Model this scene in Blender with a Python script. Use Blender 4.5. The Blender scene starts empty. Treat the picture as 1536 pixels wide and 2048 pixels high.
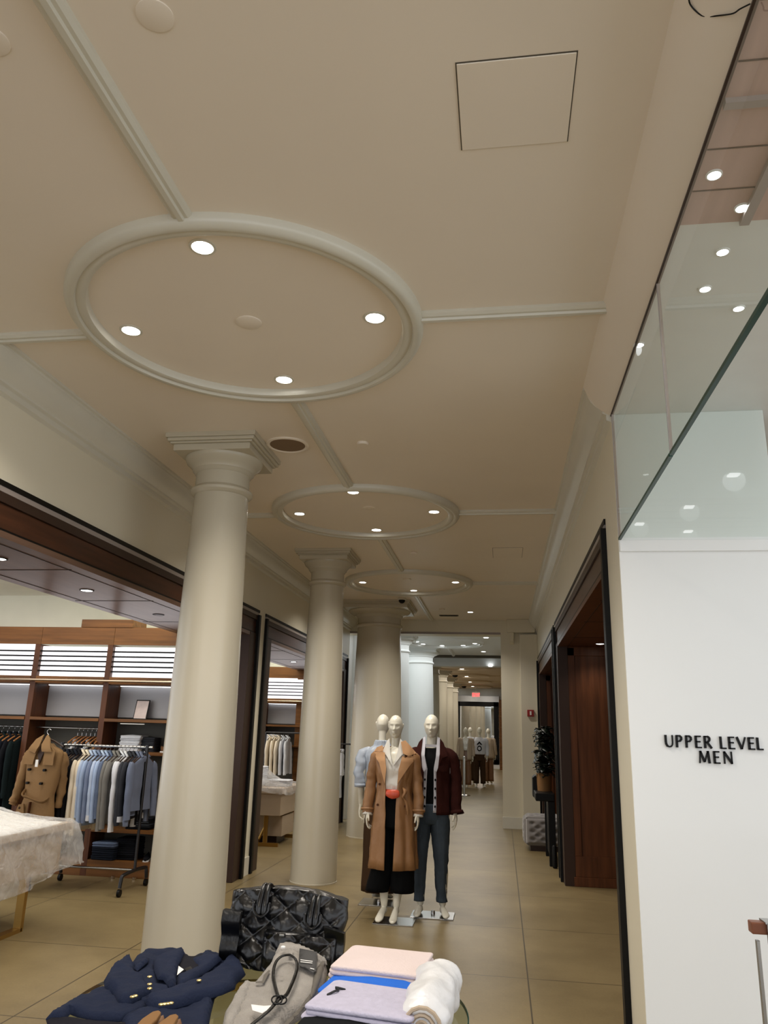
import bpy, bmesh, math, random
from mathutils import Vector, Matrix, noise, geometry
random.seed(7)
C = bpy.context.scene.collection
PI = math.pi
def lin(c):
    c = c / 255.0
    return c / 12.92 if c <= 0.04045 else ((c + 0.055) / 1.055) ** 2.4
def rgb(r, g, b): return (lin(r), lin(g), lin(b), 1.0)

# ------------------------------------------------------------------ camera
EYE = 1.66
RX = Vector((.9885, .1453, .0268)); RZ = Vector((.147, -.9504, -.2725)).normalized()
RY = Vector((.0141, -.2733, .9617)); RY = (RY - RZ * RY.dot(RZ)).normalized(); RX = RY.cross(RZ)
cam = bpy.data.cameras.new('camera'); camo = bpy.data.objects.new('camera', cam); C.objects.link(camo)
M = Matrix((RX, RY, RZ)).transposed().to_4x4(); M.translation = Vector((0, 0, EYE)); camo.matrix_world = M
cam.sensor_fit = 'VERTICAL'; cam.sensor_height = 36.0; cam.lens = 36.0 * 1537 / 2048; cam.clip_start = .05; cam.clip_end = 200
bpy.context.scene.camera = camo
def ray(px, py): return RX * ((px - 768) / 1537) - RY * ((py - 1024) / 1537) - RZ
def atz(px, py, z):
    r = ray(px, py); return r * ((z - EYE) / r.z) + Vector((0, 0, EYE))
def aty(px, py, y):
    r = ray(px, py); return r * (y / r.y) + Vector((0, 0, EYE))
def atpl(px, py, z0, y0, s):
    r = ray(px, py); t = (z0 - s * y0 - EYE) / (r.z - s * r.y); return r * t + Vector((0, 0, EYE))

# ------------------------------------------------------------------ world, exposure
sc = bpy.context.scene
sc.view_settings.view_transform = 'Standard'; sc.view_settings.look = 'None'
sc.view_settings.exposure = 0.27; sc.view_settings.gamma = 1.0; sc.view_settings.use_curve_mapping = False
w = bpy.data.worlds.new('world'); sc.world = w; w.use_nodes = True
w.node_tree.nodes['Background'].inputs[0].default_value = (.78, .80, .84, 1)
WORLD = 1.7
w.node_tree.nodes['Background'].inputs[1].default_value = WORLD
sc.cycles.max_bounces = 9; sc.cycles.diffuse_bounces = 5; sc.cycles.glossy_bounces = 5
sc.cycles.transparent_max_bounces = 16; sc.cycles.transmission_bounces = 8
sc.cycles.caustics_reflective = False; sc.cycles.caustics_refractive = False
sc.cycles.sample_clamp_indirect = 4.0; sc.cycles.use_denoising = True
# light powers, all in one place
RING_W = 62; HALL_W = 40; SHOP_W = 28; SOFFIT_W = 20; ATRIUM_W = 8; SQUARE_W = 6
WARM = (1, .92, .82); NEUT = (1, .94, .85); COOL = (.93, .98, 1.0)

# ------------------------------------------------------------------ materials
def nt(name):
    m = bpy.data.materials.new(name); m.use_nodes = True
    return m, m.node_tree.nodes, m.node_tree.links, m.node_tree.nodes['Principled BSDF']
def mat(name, c, rough=.5, metal=0.0, spec=.5, bump=0, bscale=40, var=0, vscale=5, coat=0, sheen=0, stretch=None):
    m, N, L, b = nt(name)
    if rough >= .6 and spec == .5: spec = .12
    b.inputs['Base Color'].default_value = c; b.inputs['Roughness'].default_value = rough
    b.inputs['Metallic'].default_value = metal; b.inputs['Specular IOR Level'].default_value = spec
    b.inputs['Coat Weight'].default_value = coat; b.inputs['Coat Roughness'].default_value = .15
    b.inputs['Sheen Weight'].default_value = sheen
    tc = N.new('ShaderNodeTexCoord'); mp = N.new('ShaderNodeMapping'); L.new(tc.outputs['Object'], mp.inputs[0])
    if stretch: mp.inputs['Scale'].default_value = stretch
    n = N.new('ShaderNodeTexNoise'); L.new(mp.outputs[0], n.inputs['Vector']); n.inputs['Scale'].default_value = vscale; n.inputs['Detail'].default_value = 5
    cr = N.new('ShaderNodeValToRGB'); L.new(n.outputs[0], cr.inputs[0])
    v = max(var, .02)
    cr.color_ramp.elements[0].position = .3; cr.color_ramp.elements[1].position = .7
    cr.color_ramp.elements[0].color = (c[0] * (1 - v), c[1] * (1 - v), c[2] * (1 - v), 1)
    cr.color_ramp.elements[1].color = (min(1, c[0] * (1 + v)), min(1, c[1] * (1 + v)), min(1, c[2] * (1 + v)), 1)
    L.new(cr.outputs[0], b.inputs['Base Color'])
    if bump:
        n2 = N.new('ShaderNodeTexNoise'); L.new(tc.outputs['Object'], n2.inputs['Vector']); n2.inputs['Scale'].default_value = bscale; n2.inputs['Detail'].default_value = 3
        bp = N.new('ShaderNodeBump'); bp.inputs['Strength'].default_value = bump; bp.inputs['Distance'].default_value = .01
        L.new(n2.outputs[0], bp.inputs['Height']); L.new(bp.outputs[0], b.inputs['Normal'])
    return m
def woodmat(name, c, rough=.3, var=.35, stretch=(9, 9, .7)):
    return mat(name, c, rough, var=var, vscale=2.2, stretch=stretch, spec=.25)
def emis(name, c, s):
    m, N, L, b = nt(name)
    b.inputs['Base Color'].default_value = c; b.inputs['Emission Color'].default_value = c; b.inputs['Emission Strength'].default_value = s
    return m
def glassmat(name, tint, refl=.12, alpha=.9):
    m, N, L, b = nt(name); N.remove(b)
    out = [n for n in N if n.type == 'OUTPUT_MATERIAL'][0]
    t = N.new('ShaderNodeBsdfTransparent'); t.inputs[0].default_value = tint
    g = N.new('ShaderNodeBsdfGlossy'); g.inputs['Roughness'].default_value = 0.0; g.inputs[0].default_value = (1, 1, 1, 1)
    f = N.new('ShaderNodeFresnel'); f.inputs[0].default_value = 1.45
    ge = N.new('ShaderNodeNewGeometry'); s1 = N.new('ShaderNodeMath'); s1.operation = 'SUBTRACT'; s1.inputs[0].default_value = 1; L.new(ge.outputs['Backfacing'], s1.inputs[1])
    mu = N.new('ShaderNodeMath'); mu.operation = 'MULTIPLY'; L.new(f.outputs[0], mu.inputs[0]); L.new(s1.outputs[0], mu.inputs[1])
    mx = N.new('ShaderNodeMixShader'); L.new(mu.outputs[0], mx.inputs[0]); L.new(t.outputs[0], mx.inputs[1]); L.new(g.outputs[0], mx.inputs[2])
    L.new(mx.outputs[0], out.inputs[0]); return m
def plasticmat(name, op=.45):
    m, N, L, b = nt(name)
    out = [n for n in N if n.type == 'OUTPUT_MATERIAL'][0]
    b.inputs['Base Color'].default_value = (.85, .86, .88, 1); b.inputs['Roughness'].default_value = .22
    b.inputs['Specular IOR Level'].default_value = .8
    t = N.new('ShaderNodeBsdfTransparent'); t.inputs[0].default_value = (1, 1, 1, 1)
    tr = N.new('ShaderNodeBsdfTranslucent'); tr.inputs[0].default_value = (.85, .86, .88, 1)
    m1 = N.new('ShaderNodeMixShader'); m1.inputs[0].default_value = .35; L.new(b.outputs[0], m1.inputs[1]); L.new(tr.outputs[0], m1.inputs[2])
    tc = N.new('ShaderNodeTexCoord'); n = N.new('ShaderNodeTexNoise'); n.inputs['Scale'].default_value = 7; n.inputs['Detail'].default_value = 4; L.new(tc.outputs['Object'], n.inputs['Vector'])
    r = N.new('ShaderNodeMapRange'); r.inputs['From Min'].default_value = .3; r.inputs['From Max'].default_value = .7
    r.inputs['To Min'].default_value = op - .12; r.inputs['To Max'].default_value = min(1, op + .15); L.new(n.outputs[0], r.inputs[0])
    nb = N.new('ShaderNodeTexNoise'); nb.inputs['Scale'].default_value = 9; nb.inputs['Detail'].default_value = 5; nb.inputs['Distortion'].default_value = 1.5; L.new(tc.outputs['Object'], nb.inputs['Vector'])
    bp = N.new('ShaderNodeBump'); bp.inputs['Strength'].default_value = .9; bp.inputs['Distance'].default_value = .03; L.new(nb.outputs[0], bp.inputs['Height']); L.new(bp.outputs[0], b.inputs['Normal'])
    m2 = N.new('ShaderNodeMixShader'); L.new(r.outputs[0], m2.inputs[0]); L.new(t.outputs[0], m2.inputs[1]); L.new(m1.outputs[0], m2.inputs[2])
    L.new(m2.outputs[0], out.inputs[0]); return m
def floormat():
    m, N, L, b = nt('stone_tile')
    tc = N.new('ShaderNodeTexCoord'); sep = N.new('ShaderNodeSeparateXYZ'); L.new(tc.outputs['Object'], sep.inputs[0])
    def seam(sock, off, per, wd):
        a = N.new('ShaderNodeMath'); a.operation = 'ADD'; a.inputs[1].default_value = -off + per * 40 + per / 2; L.new(sock, a.inputs[0])
        d = N.new('ShaderNodeMath'); d.operation = 'DIVIDE'; d.inputs[1].default_value = per; L.new(a.outputs[0], d.inputs[0])
        f = N.new('ShaderNodeMath'); f.operation = 'FRACT'; L.new(d.outputs[0], f.inputs[0])
        s = N.new('ShaderNodeMath'); s.operation = 'SUBTRACT'; s.inputs[1].default_value = .5; L.new(f.outputs[0], s.inputs[0])
        ab = N.new('ShaderNodeMath'); ab.operation = 'ABSOLUTE'; L.new(s.outputs[0], ab.inputs[0])
        lt = N.new('ShaderNodeMath'); lt.operation = 'LESS_THAN'; lt.inputs[1].default_value = wd / per; L.new(ab.outputs[0], lt.inputs[0]); return lt
    sx = seam(sep.outputs[0], .16, 1.495, .005); sy = seam(sep.outputs[1], 6.2, 1.46, .005)
    mx = N.new('ShaderNodeMath'); mx.operation = 'MAXIMUM'; L.new(sx.outputs[0], mx.inputs[0]); L.new(sy.outputs[0], mx.inputs[1])
    n = N.new('ShaderNodeTexNoise'); n.inputs['Scale'].default_value = .9; n.inputs['Detail'].default_value = 8; n.inputs['Roughness'].default_value = .65; L.new(tc.outputs['Object'], n.inputs['Vector'])
    cr = N.new('ShaderNodeValToRGB'); L.new(n.outputs[0], cr.inputs[0]); e = cr.color_ramp.elements
    e[0].position = .3; e[0].color = FLA; e[1].position = .72; e[1].color = FLB
    n2 = N.new('ShaderNodeTexNoise'); n2.inputs['Scale'].default_value = 60; n2.inputs['Detail'].default_value = 3; L.new(tc.outputs['Object'], n2.inputs['Vector'])
    m1 = N.new('ShaderNodeMix'); m1.data_type = 'RGBA'; m1.blend_type = 'MULTIPLY'; m1.inputs[0].default_value = .25; L.new(cr.outputs[0], m1.inputs[6]); L.new(n2.outputs[0], m1.inputs[7])
    m2 = N.new('ShaderNodeMix'); m2.data_type = 'RGBA'; L.new(mx.outputs[0], m2.inputs[0]); L.new(m1.outputs[2], m2.inputs[6]); m2.inputs[7].default_value = rgb(72, 62, 44)
    L.new(m2.outputs[2], b.inputs['Base Color']); b.inputs['Roughness'].default_value = .36; b.inputs['Specular IOR Level'].default_value = .35
    return m
FLA = rgb(120, 104, 72); FLB = rgb(154, 136, 98)
MT = dict(
    ceiling=mat('ceiling_paint', rgb(234, 224, 210), .42, var=.03, vscale=.8, spec=.4),
    trim=mat('trim_paint', rgb(208, 205, 192), .28, spec=.5),
    wall=mat('wall_paint', rgb(218, 212, 192), .45, var=.02, vscale=1),
    column=mat('column_paint', rgb(192, 185, 166), .27, var=.03, vscale=1.2, spec=.5),
    white=mat('white_paint', rgb(232, 234, 232), .5, var=.015, vscale=.7),
    coolwall=mat('cool_wall_paint', rgb(222, 226, 224), .45),
    floor=floormat(),
    wood=woodmat('walnut_panel', rgb(86, 50, 28), .38),
    woodh=woodmat('walnut_horizontal', rgb(114, 74, 36), .36, stretch=(.7, 9, 9)),
    woodd=woodmat('walnut_dark', rgb(66, 38, 24), .3, stretch=(9, .7, 9)),
    soffit=woodmat('walnut_soffit', rgb(104, 80, 66), .28, .18, stretch=(9, .7, 9)),
    frame=mat('bronze_frame', rgb(54, 38, 30), .4, spec=.25),
    black=mat('black_lacquer', rgb(10, 9, 8), .45, spec=.2),
    grey=mat('grey_fillet', rgb(150, 140, 135), .35),
    gold=mat('brushed_brass', rgb(168, 132, 70), .3, .85),
    chrome=mat('chrome', rgb(200, 200, 200), .12, 1),
    steel=mat('brushed_steel', rgb(170, 170, 168), .22, 1),
    pipe=mat('dark_pipe', rgb(60, 60, 62), .35, .8),
    brassrail=mat('rail_metal', rgb(190, 170, 150), .18, 1),
    frost=mat('frosted_panel', rgb(168, 168, 172), .4),
    shopwall=mat('shop_wall_paint', rgb(214, 212, 196), .6),
    backpanel=mat('shelf_back_panel', rgb(92, 90, 84), .6),
    glow=emis('backlit_window', (.98, .95, 1, 1), 1.15),
    lens=emis('lamp_lens', (1, .97, .9, 1), 14),
    lensc=emis('lamp_lens_cool', (.97, .99, 1, 1), 9),
    lensoff=mat('lamp_lens_dark', rgb(60, 50, 44), .3),
    strip=emis('led_strip', (.95, .97, 1, 1), 2.2),
    exitred=emis('exit_red', (1, .08, .08, 1), 1.6),
    grille=mat('speaker_grille', rgb(132, 112, 92), .7),
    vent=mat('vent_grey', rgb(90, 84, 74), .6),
    glass=glassmat('clear_glass', (.965, .985, .975, 1)),
    glassedge=mat('glass_edge', rgb(16, 66, 58), .35, spec=.3),
    tableglass=glassmat('table_glass', (.82, .88, .80, 1)),
    mirror=mat('mirror_silver', (.9, .9, .9, 1), .01, 1),
    manq=mat('mannequin_cream', rgb(226, 222, 206), .28, spec=.5),
    sheet=plasticmat('plastic_sheet', .34),
    sheetthin=plasticmat('plastic_sheet_thin', .30),
    beige=mat('beige_laminate', rgb(176, 158, 136), .5),
    black_lthr=mat('black_leather', rgb(6, 6, 7), .27, spec=.5, bump=.15, bscale=45),
    navy=mat('navy_cloth', rgb(29, 36, 56), .85, bump=.3, bscale=120, var=.08),
    navydark=mat('navy_lining', rgb(22, 22, 30), .8),
    goldbtn=mat('gold_button', rgb(220, 196, 130), .25, .8),
    denimgrey=mat('grey_denim', rgb(150, 145, 138), .9, bump=.5, bscale=160, var=.14, vscale=14),
    denimline=mat('denim_seam', rgb(104, 99, 92), .9),
    pink=mat('blush_knit', rgb(216, 200, 196), .9, bump=.3, bscale=150),
    blue=mat('cobalt_knit', rgb(44, 106, 205), .9, bump=.3, bscale=150),
    lilac=mat('lilac_knit', rgb(186, 182, 200), .9, bump=.3, bscale=150, var=.06, vscale=40),
    blackknit=mat('black_knit', rgb(18, 20, 22), .9),
    whiteroll=mat('wrapped_white_cloth', rgb(216, 216, 216), .35, bump=.5, bscale=22),
    camel=mat('camel_gabardine', rgb(146, 106, 68), .5, bump=.4, bscale=16, var=.08, vscale=4),
    camell=mat('camel_facing', rgb(206, 160, 118), .6),
    camelin=mat('camel_lining', rgb(84, 52, 34), .6),
    satin=mat('white_satin', rgb(232, 230, 222), .25, spec=.7),
    red=mat('coral_leather', rgb(206, 84, 58), .35),
    blackcloth=mat('black_cloth', rgb(8, 9, 11), .85),
    maroon=mat('maroon_wool', rgb(52, 23, 19), .9, bump=.3, bscale=120, var=.1, vscale=8),
    greyknit=mat('pale_grey_knit', rgb(196, 196, 204), .9, bump=.3, bscale=140),
    jeans=mat('dark_denim', rgb(66, 76, 86), .9, bump=.3, bscale=150, var=.15, vscale=9),
    bluegrey=mat('blue_grey_satin', rgb(168, 178, 192), .35, bump=.2, bscale=20),
    brown=mat('brown_cloth', rgb(62, 44, 28), .8),
    trench=mat('khaki_gabardine', rgb(136, 106, 72), .7, bump=.2, bscale=40, var=.08),
    hanger=mat('hanger_wood', rgb(176, 122, 78), .4), hangerd=mat('hanger_dark', rgb(60, 44, 36), .35),
    hangerw=mat('hanger_steel', rgb(200, 200, 200), .25, .9),
    tan=mat('tan_leather', rgb(120, 84, 56), .35),
    ottoman=mat('grey_velvet', rgb(128, 124, 122), .8, sheen=.5),
    leaf=mat('dark_leaf', rgb(14, 24, 17), .35, spec=.4),
    leafw=mat('pale_leaf', rgb(190, 200, 190), .5),
    kraft=mat('woven_pot', rgb(132, 98, 62), .7),
    redbox=mat('alarm_red', rgb(150, 26, 24), .45),
    paper=mat('white_card', rgb(232, 230, 226), .6),
    artpaper=mat('art_print', rgb(224, 208, 204), .6, var=.15, vscale=9),
    handrail=woodmat('handrail_wood', rgb(120, 74, 52), .35, stretch=(.7, 9, 9)),
    blackcard=mat('black_card', rgb(16, 16, 18), .5),
    tan2=mat('far_ceiling_paint', rgb(206, 186, 158), .5),
)

# ------------------------------------------------------------------ mesh helpers
def B(): return bmesh.new()
def box(bm, x0, x1, y0, y1, z0, z1):
    v = [bm.verts.new(p) for p in ((x0, y0, z0), (x1, y0, z0), (x1, y1, z0), (x0, y1, z0), (x0, y0, z1), (x1, y0, z1), (x1, y1, z1), (x0, y1, z1))]
    for f in ((3, 2, 1, 0), (4, 5, 6, 7), (0, 1, 5, 4), (1, 2, 6, 5), (2, 3, 7, 6), (3, 0, 4, 7)): bm.faces.new([v[i] for i in f])
    return bm
def loft(bm, rings, closed=True, caps=True):
    R = [[bm.verts.new(p) for p in r] for r in rings]; n = len(R[0])
    for a, b in zip(R, R[1:]):
        for i in range(n if closed else n - 1):
            j = (i + 1) % n; bm.faces.new((a[i], a[j], b[j], b[i]))
    if caps and closed:
        bm.faces.new(list(reversed(R[0]))); bm.faces.new(R[-1])
    return bm
def lathe(bm, prof, cx=0, cy=0, n=48, caps=True):
    return loft(bm, [[(cx + r * math.cos(2 * PI * i / n), cy + r * math.sin(2 * PI * i / n), z) for i in range(n)] for r, z in prof], True, caps)
def frame_path(pts):
    pts = [Vector(p) for p in pts]; out = []; ref = None
    for i, p in enumerate(pts):
        t = (pts[min(i + 1, len(pts) - 1)] - pts[max(i - 1, 0)]).normalized()
        if ref is None:
            ref = Vector((1, 0, 0)) if abs(t.x) < .8 else Vector((0, 1, 0))
        u = (ref - t * ref.dot(t)).normalized(); v = t.cross(u); ref = u
        out.append((p, t, u, v))
    return out
def tube(bm, pts, rad, n=12, caps=True, rnd=False, wr=None):
    """rad: number, or list of r or (ru, rv)"""
    fr = frame_path(pts); rings = []
    m = len(fr)
    def rr(i):
        r = rad[i] if isinstance(rad, (list, tuple)) else rad
        return r if isinstance(r, (list, tuple)) else (r, r)
    def ring(p, u, v, a, b): return [p + u * (a * math.cos(2 * PI * k / n)) + v * (b * math.sin(2 * PI * k / n)) for k in range(n)]
    if rnd:
        p, t, u, v = fr[0]; a, b = rr(0)
        for q in (80, 55, 28): rings.append(ring(p - t * (min(a, b) * math.sin(math.radians(q))), u, v, a * math.cos(math.radians(q)), b * math.cos(math.radians(q))))
    for i, (p, t, u, v) in enumerate(fr):
        a, b = rr(i); rings.append(ring(p, u, v, a, b))
    if rnd:
        p, t, u, v = fr[-1]; a, b = rr(m - 1)
        for q in (28, 55, 80): rings.append(ring(p + t * (min(a, b) * math.sin(math.radians(q))), u, v, a * math.cos(math.radians(q)), b * math.cos(math.radians(q))))
    if wr:
        amp, s = wr
        for i, rg in enumerate(rings):
            c = sum((Vector(q) for q in rg), Vector()) / n
            rings[i] = [q + (q - c).normalized() * amp * noise.noise(Vector((q.x * s, q.y * s, q.z * s * 1.6))) for q in rg]
    return loft(bm, rings, True, caps)
def resamp(pts, vals, k=5):
    P = [Vector(p) for p in pts]; out = []; ov = []
    for i in range(len(P) - 1):
        p0 = P[max(i - 1, 0)]; p1 = P[i]; p2 = P[i + 1]; p3 = P[min(i + 2, len(P) - 1)]
        for j in range(k):
            t = j / k
            out.append(.5 * ((2 * p1) + (p2 - p0) * t + (2 * p0 - 5 * p1 + 4 * p2 - p3) * t * t + (3 * p1 - p0 - 3 * p2 + p3) * t ** 3))
            if vals:
                a, b = vals[i], vals[i + 1]
                ov.append(tuple(x + (y - x) * t for x, y in zip(a, b)) if isinstance(a, (tuple, list)) else a + (b - a) * t)
    out.append(P[-1])
    if vals: ov.append(vals[-1])
    return out, ov
def stube(bm, pts, rad, n=12, k=5, caps=True, rnd=False, wr=None):
    if not isinstance(rad, (list, tuple)): rad = [rad] * len(pts)
    p, r = resamp(pts, list(rad), k); return tube(bm, p, r, n, caps, rnd, wr)
def fill(outline, step):
    """triangulated interior of a 2-D outline"""
    O = [Vector(p) for p in outline]; E = []
    for i in range(len(O)):
        a, b = O[i], O[(i + 1) % len(O)]; m = max(1, int((b - a).length / step))
        for j in range(m): E.append(a + (b - a) * (j / m))
    n = len(E); xs = [p.x for p in E]; ys = [p.y for p in E]
    def inside(p):
        c = False; j = n - 1
        for i in range(n):
            if (E[i].y > p.y) != (E[j].y > p.y) and p.x < (E[j].x - E[i].x) * (p.y - E[i].y) / (E[j].y - E[i].y) + E[i].x: c = not c
            j = i
        return c
    def dist(p):
        d = 1e9
        for i in range(len(O)):
            a, b = O[i], O[(i + 1) % len(O)]; ab = b - a; t = max(0, min(1, (p - a).dot(ab) / max(ab.dot(ab), 1e-12))); d = min(d, (p - a - ab * t).length)
        return d
    I = []; y = min(ys); r = 0
    while y < max(ys):
        x = min(xs) + (step / 2 if r % 2 else 0)
        while x < max(xs):
            q = Vector((x, y))
            if inside(q) and dist(q) > step * .45: I.append(q)
            x += step
        y += step * .87; r += 1
    P = E + I
    res = geometry.delaunay_2d_cdt(P, [], [list(range(n))], 1, 1e-6)
    V = res[0]; F = [f for f in res[2]]
    return V, F, [dist(v) for v in V]
def pad(bm, outline, step, zf, thick, edge=.02, wr=0, ws=12, seed=0):
    """soft cloth pad: outline in x,y; zf(x,y) base height; closed top and bottom"""
    V, F, D = fill(outline, step)
    top = []; bot = []
    for v, d in zip(V, D):
        k = math.sqrt(max(0, 1 - (1 - min(1, d / edge)) ** 2))
        h = thick * (.12 + .88 * k) + wr * k * (noise.noise(Vector((v.x * ws, v.y * ws, seed))) + .5 * noise.noise(Vector((v.x * ws * 2.3, v.y * ws * 2.3, seed + 9))))
        z = zf(v.x, v.y); top.append(bm.verts.new((v.x, v.y, z + h))); bot.append(bm.verts.new((v.x, v.y, z)))
    for f in F:
        bm.faces.new([top[i] for i in f]); bm.faces.new([bot[i] for i in reversed(f)])
    cnt = {}
    for f in F:
        for i in range(len(f)):
            e = (f[i], f[(i + 1) % len(f)]); cnt[e] = 1
    for (a, b) in cnt:
        if (b, a) not in cnt: bm.faces.new((top[b], top[a], bot[a], bot[b]))
    return bm
def patch(bm, outline, step, fn, th=.006):
    """outline in x,z laid on a front surface y=fn(x,z)"""
    V, F, D = fill(outline, step)
    top = [bm.verts.new((v.x, fn(v.x, v.y) - th, v.y)) for v in V]; bot = [bm.verts.new((v.x, fn(v.x, v.y), v.y)) for v in V]
    for f in F:
        bm.faces.new([top[i] for i in f]); bm.faces.new([bot[i] for i in reversed(f)])
    cnt = {}
    for f in F:
        for i in range(len(f)): cnt[(f[i], f[(i + 1) % len(f)])] = 1
    for (a, b) in cnt:
        if (b, a) not in cnt: bm.faces.new((top[b], top[a], bot[a], bot[b]))
    return bm
def prism(bm, poly, axis, a, b):
    """poly 2-D extruded along axis ('x','y','z') from a to b"""
    def P(q, t): return (t, q[0], q[1]) if axis == 'x' else (q[0], t, q[1]) if axis == 'y' else (q[0], q[1], t)
    A = [bm.verts.new(P(q, a)) for q in poly]; Bv = [bm.verts.new(P(q, b)) for q in poly]; n = len(poly)
    bm.faces.new(A); bm.faces.new(list(reversed(Bv)))
    for i in range(n): bm.faces.new((A[i], Bv[i], Bv[(i + 1) % n], A[(i + 1) % n]))
    return bm

def wloc(o):
    v = Vector((0, 0, 0))
    while o: v += o.location; o = o.parent
    return v
def obj(name, bm, m, parent=None, smooth=False, bevel=0, world=True, solid=0, sub=0, angle=40):
    if world and parent is not None: bmesh.ops.translate(bm, verts=bm.verts, vec=-wloc(parent))
    bmesh.ops.recalc_face_normals(bm, faces=bm.faces)
    me = bpy.data.meshes.new(name); bm.to_mesh(me); bm.free()
    return link(name, me, m, parent, smooth, bevel, solid, sub, angle)
def link(name, me, m, parent=None, smooth=False, bevel=0, solid=0, sub=0, angle=40):
    o = bpy.data.objects.new(name, me); C.objects.link(o)
    me.materials.clear(); me.materials.append(MT[m] if isinstance(m, str) else m)
    if smooth:
        me.polygons.foreach_set('use_smooth', [True] * len(me.polygons))
        try: me.set_sharp_from_angle(angle=math.radians(angle))
        except Exception: pass
    if parent: o.parent = parent
    if solid:
        s = o.modifiers.new('solid', 'SOLIDIFY'); s.thickness = solid; s.offset = 0
    if sub:
        s = o.modifiers.new('sub', 'SUBSURF'); s.levels = sub; s.render_levels = sub
    if bevel:
        b = o.modifiers.new('bevel', 'BEVEL'); b.width = bevel; b.segments = 2; b.limit_method = 'ANGLE'
    return o
def tag(o, label, cat, group=None, kind=None):
    o['label'] = label; o['category'] = cat
    if group: o['group'] = group
    if kind: o['kind'] = kind
    return o
def thing(name, label, cat, loc=(0, 0, 0), rotz=0, group=None):
    o = bpy.data.objects.new(name, None); C.objects.link(o); o.location = loc; o.rotation_euler = (0, 0, rotz); o.empty_display_size = .1
    return tag(o, label, cat, group)
def struct(name, bm=None, m=None, loc=(0, 0, 0), **k):
    if bm is None:
        o = bpy.data.objects.new(name, None); C.objects.link(o); o.location = loc
    else: o = obj(name, bm, m, None, **k)
    o['kind'] = 'structure'; return o
def dup(root, loc=None, rotz=None, label=None, group=None):
    r = root.copy(); C.objects.link(r)
    if loc is not None: r.location = loc
    if rotz is not None: r.rotation_euler = (0, 0, rotz)
    if label: r['label'] = label
    if group: r['group'] = group
    for ch in list(root.children):
        c = ch.copy(); C.objects.link(c); c.parent = r
        for g in list(ch.children):
            d = g.copy(); C.objects.link(d); d.parent = c
    return r
def spot(loc, watts, col, size=2.2, blend=.6, radius=.05, parent=None, aim=None):
    l = bpy.data.lights.new('lamp_light', 'SPOT'); l.energy = watts; l.color = col; l.spot_size = size; l.spot_blend = blend; l.shadow_soft_size = radius
    o = bpy.data.objects.new('lamp_light', l); C.objects.link(o)
    if parent: o.parent = parent; o.location = Vector(loc) - wloc(parent)
    else: o.location = loc
    if aim: o.rotation_euler = (Vector(aim) - Vector(loc)).to_track_quat('-Z', 'Y').to_euler()
    return o
def area(loc, sx, sy, watts, col, rot=(0, 0, 0), parent=None):
    l = bpy.data.lights.new('area_light', 'AREA'); l.shape = 'RECTANGLE'; l.size = sx; l.size_y = sy; l.energy = watts; l.color = col
    o = bpy.data.objects.new('area_light', l); C.objects.link(o); o.rotation_euler = rot
    if parent: o.parent = parent; o.location = Vector(loc) - wloc(parent)
    else: o.location = loc
    return o
# ------------------------------------------------------------------ structure
SZ = 3.575; YW = 4.58; CZ = 3.77; XL = -2.95; XR = .70; YE = 15.1
struct('floor', box(B(), -9.5, 6, -3, 41, -.1, 0), 'floor')
struct('ceiling', box(B(), XL - .05, XR + .1, -3, YE + .02, CZ, CZ + .1), 'ceiling')
# ceiling mouldings
RINGS = [3.60, 7.37, 11.14]; RCX = -1.325; n_tr = 0
def ringmesh(cx, cy, z=CZ, r=.945):
    bm = B(); prof = [(r, 0), (r, -.03), (r - .008, -.045), (r - .03, -.062), (r - .052, -.058), (r - .06, -.042), (r - .085, -.05), (r - .108, -.042), (r - .115, -.02), (r - .115, 0)]
    return lathe(bm, [(a, z + b) for a, b in prof], cx, cy, 96, False)
def stripmesh(x0, x1, y0, y1, z=CZ, w=.045):
    bm = B(); prof = [(-w, 0), (-w, -.018), (-w * .7, -.03), (-w * .35, -.03), (-w * .25, -.042), (w * .25, -.042), (w * .35, -.03), (w * .7, -.03), (w, -.018), (w, 0)]
    if abs(x1 - x0) > abs(y1 - y0): prism(bm, [(y0 + a, z + b) for a, b in prof], 'x', x0, x1)
    else: prism(bm, [(x0 + a, z + b) for a, b in prof], 'y', y0, y1)
    return bm
def trim(bm, m='trim', **k):
    global n_tr; n_tr += 1
    return struct('trim_%d' % n_tr, bm, m, **k)
for i, y in enumerate(RINGS):
    trim(ringmesh(RCX, y), smooth=True, angle=50)
    trim(stripmesh(XL, RCX - .94, y, y)); trim(stripmesh(RCX + .94, .6, y, y))
    y0 = -3 if i == 0 else RINGS[i - 1] + .94
    trim(stripmesh(RCX, RCX, y0, y - .94))
trim(stripmesh(RCX, RCX, RINGS[-1] + .94, YE))
def cornice(side, xw, y0, y1, z=CZ):
    s = -1 if side > 0 else 1
    pr = [(0, 0), (.16, 0), (.16, -.018), (.145, -.024), (.145, -.04), (.135, -.05), (.13, -.075), (.115, -.105), (.09, -.135), (.06, -.155), (.05, -.165), (.05, -.18), (.028, -.19), (.028, -.225), (.012, -.232), (0, -.24)]
    return prism(B(), [(xw + s * a, z + b) for a, b in pr], 'y', y0, y1)
trim(cornice(-1, XL, -3, YE), smooth=True, angle=35); trim(cornice(1, XR, 4.58, YE), smooth=True, angle=35)
trim(prism(B(), [(XR, CZ), (XR - .16, CZ), (XR - .15, CZ - .02)] + [(XR - .13, CZ - .07), (XR - .09, CZ - .13), (XR - .05, CZ - .165), (XR - .02, CZ - .185), (XR, CZ - .195)], 'y', -3, 4.58), 'ceiling', smooth=True, angle=35)
trim(box(B(), XR - .004, XR + .012, -3, 4.58, SZ - .006, CZ), 'frame')

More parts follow.
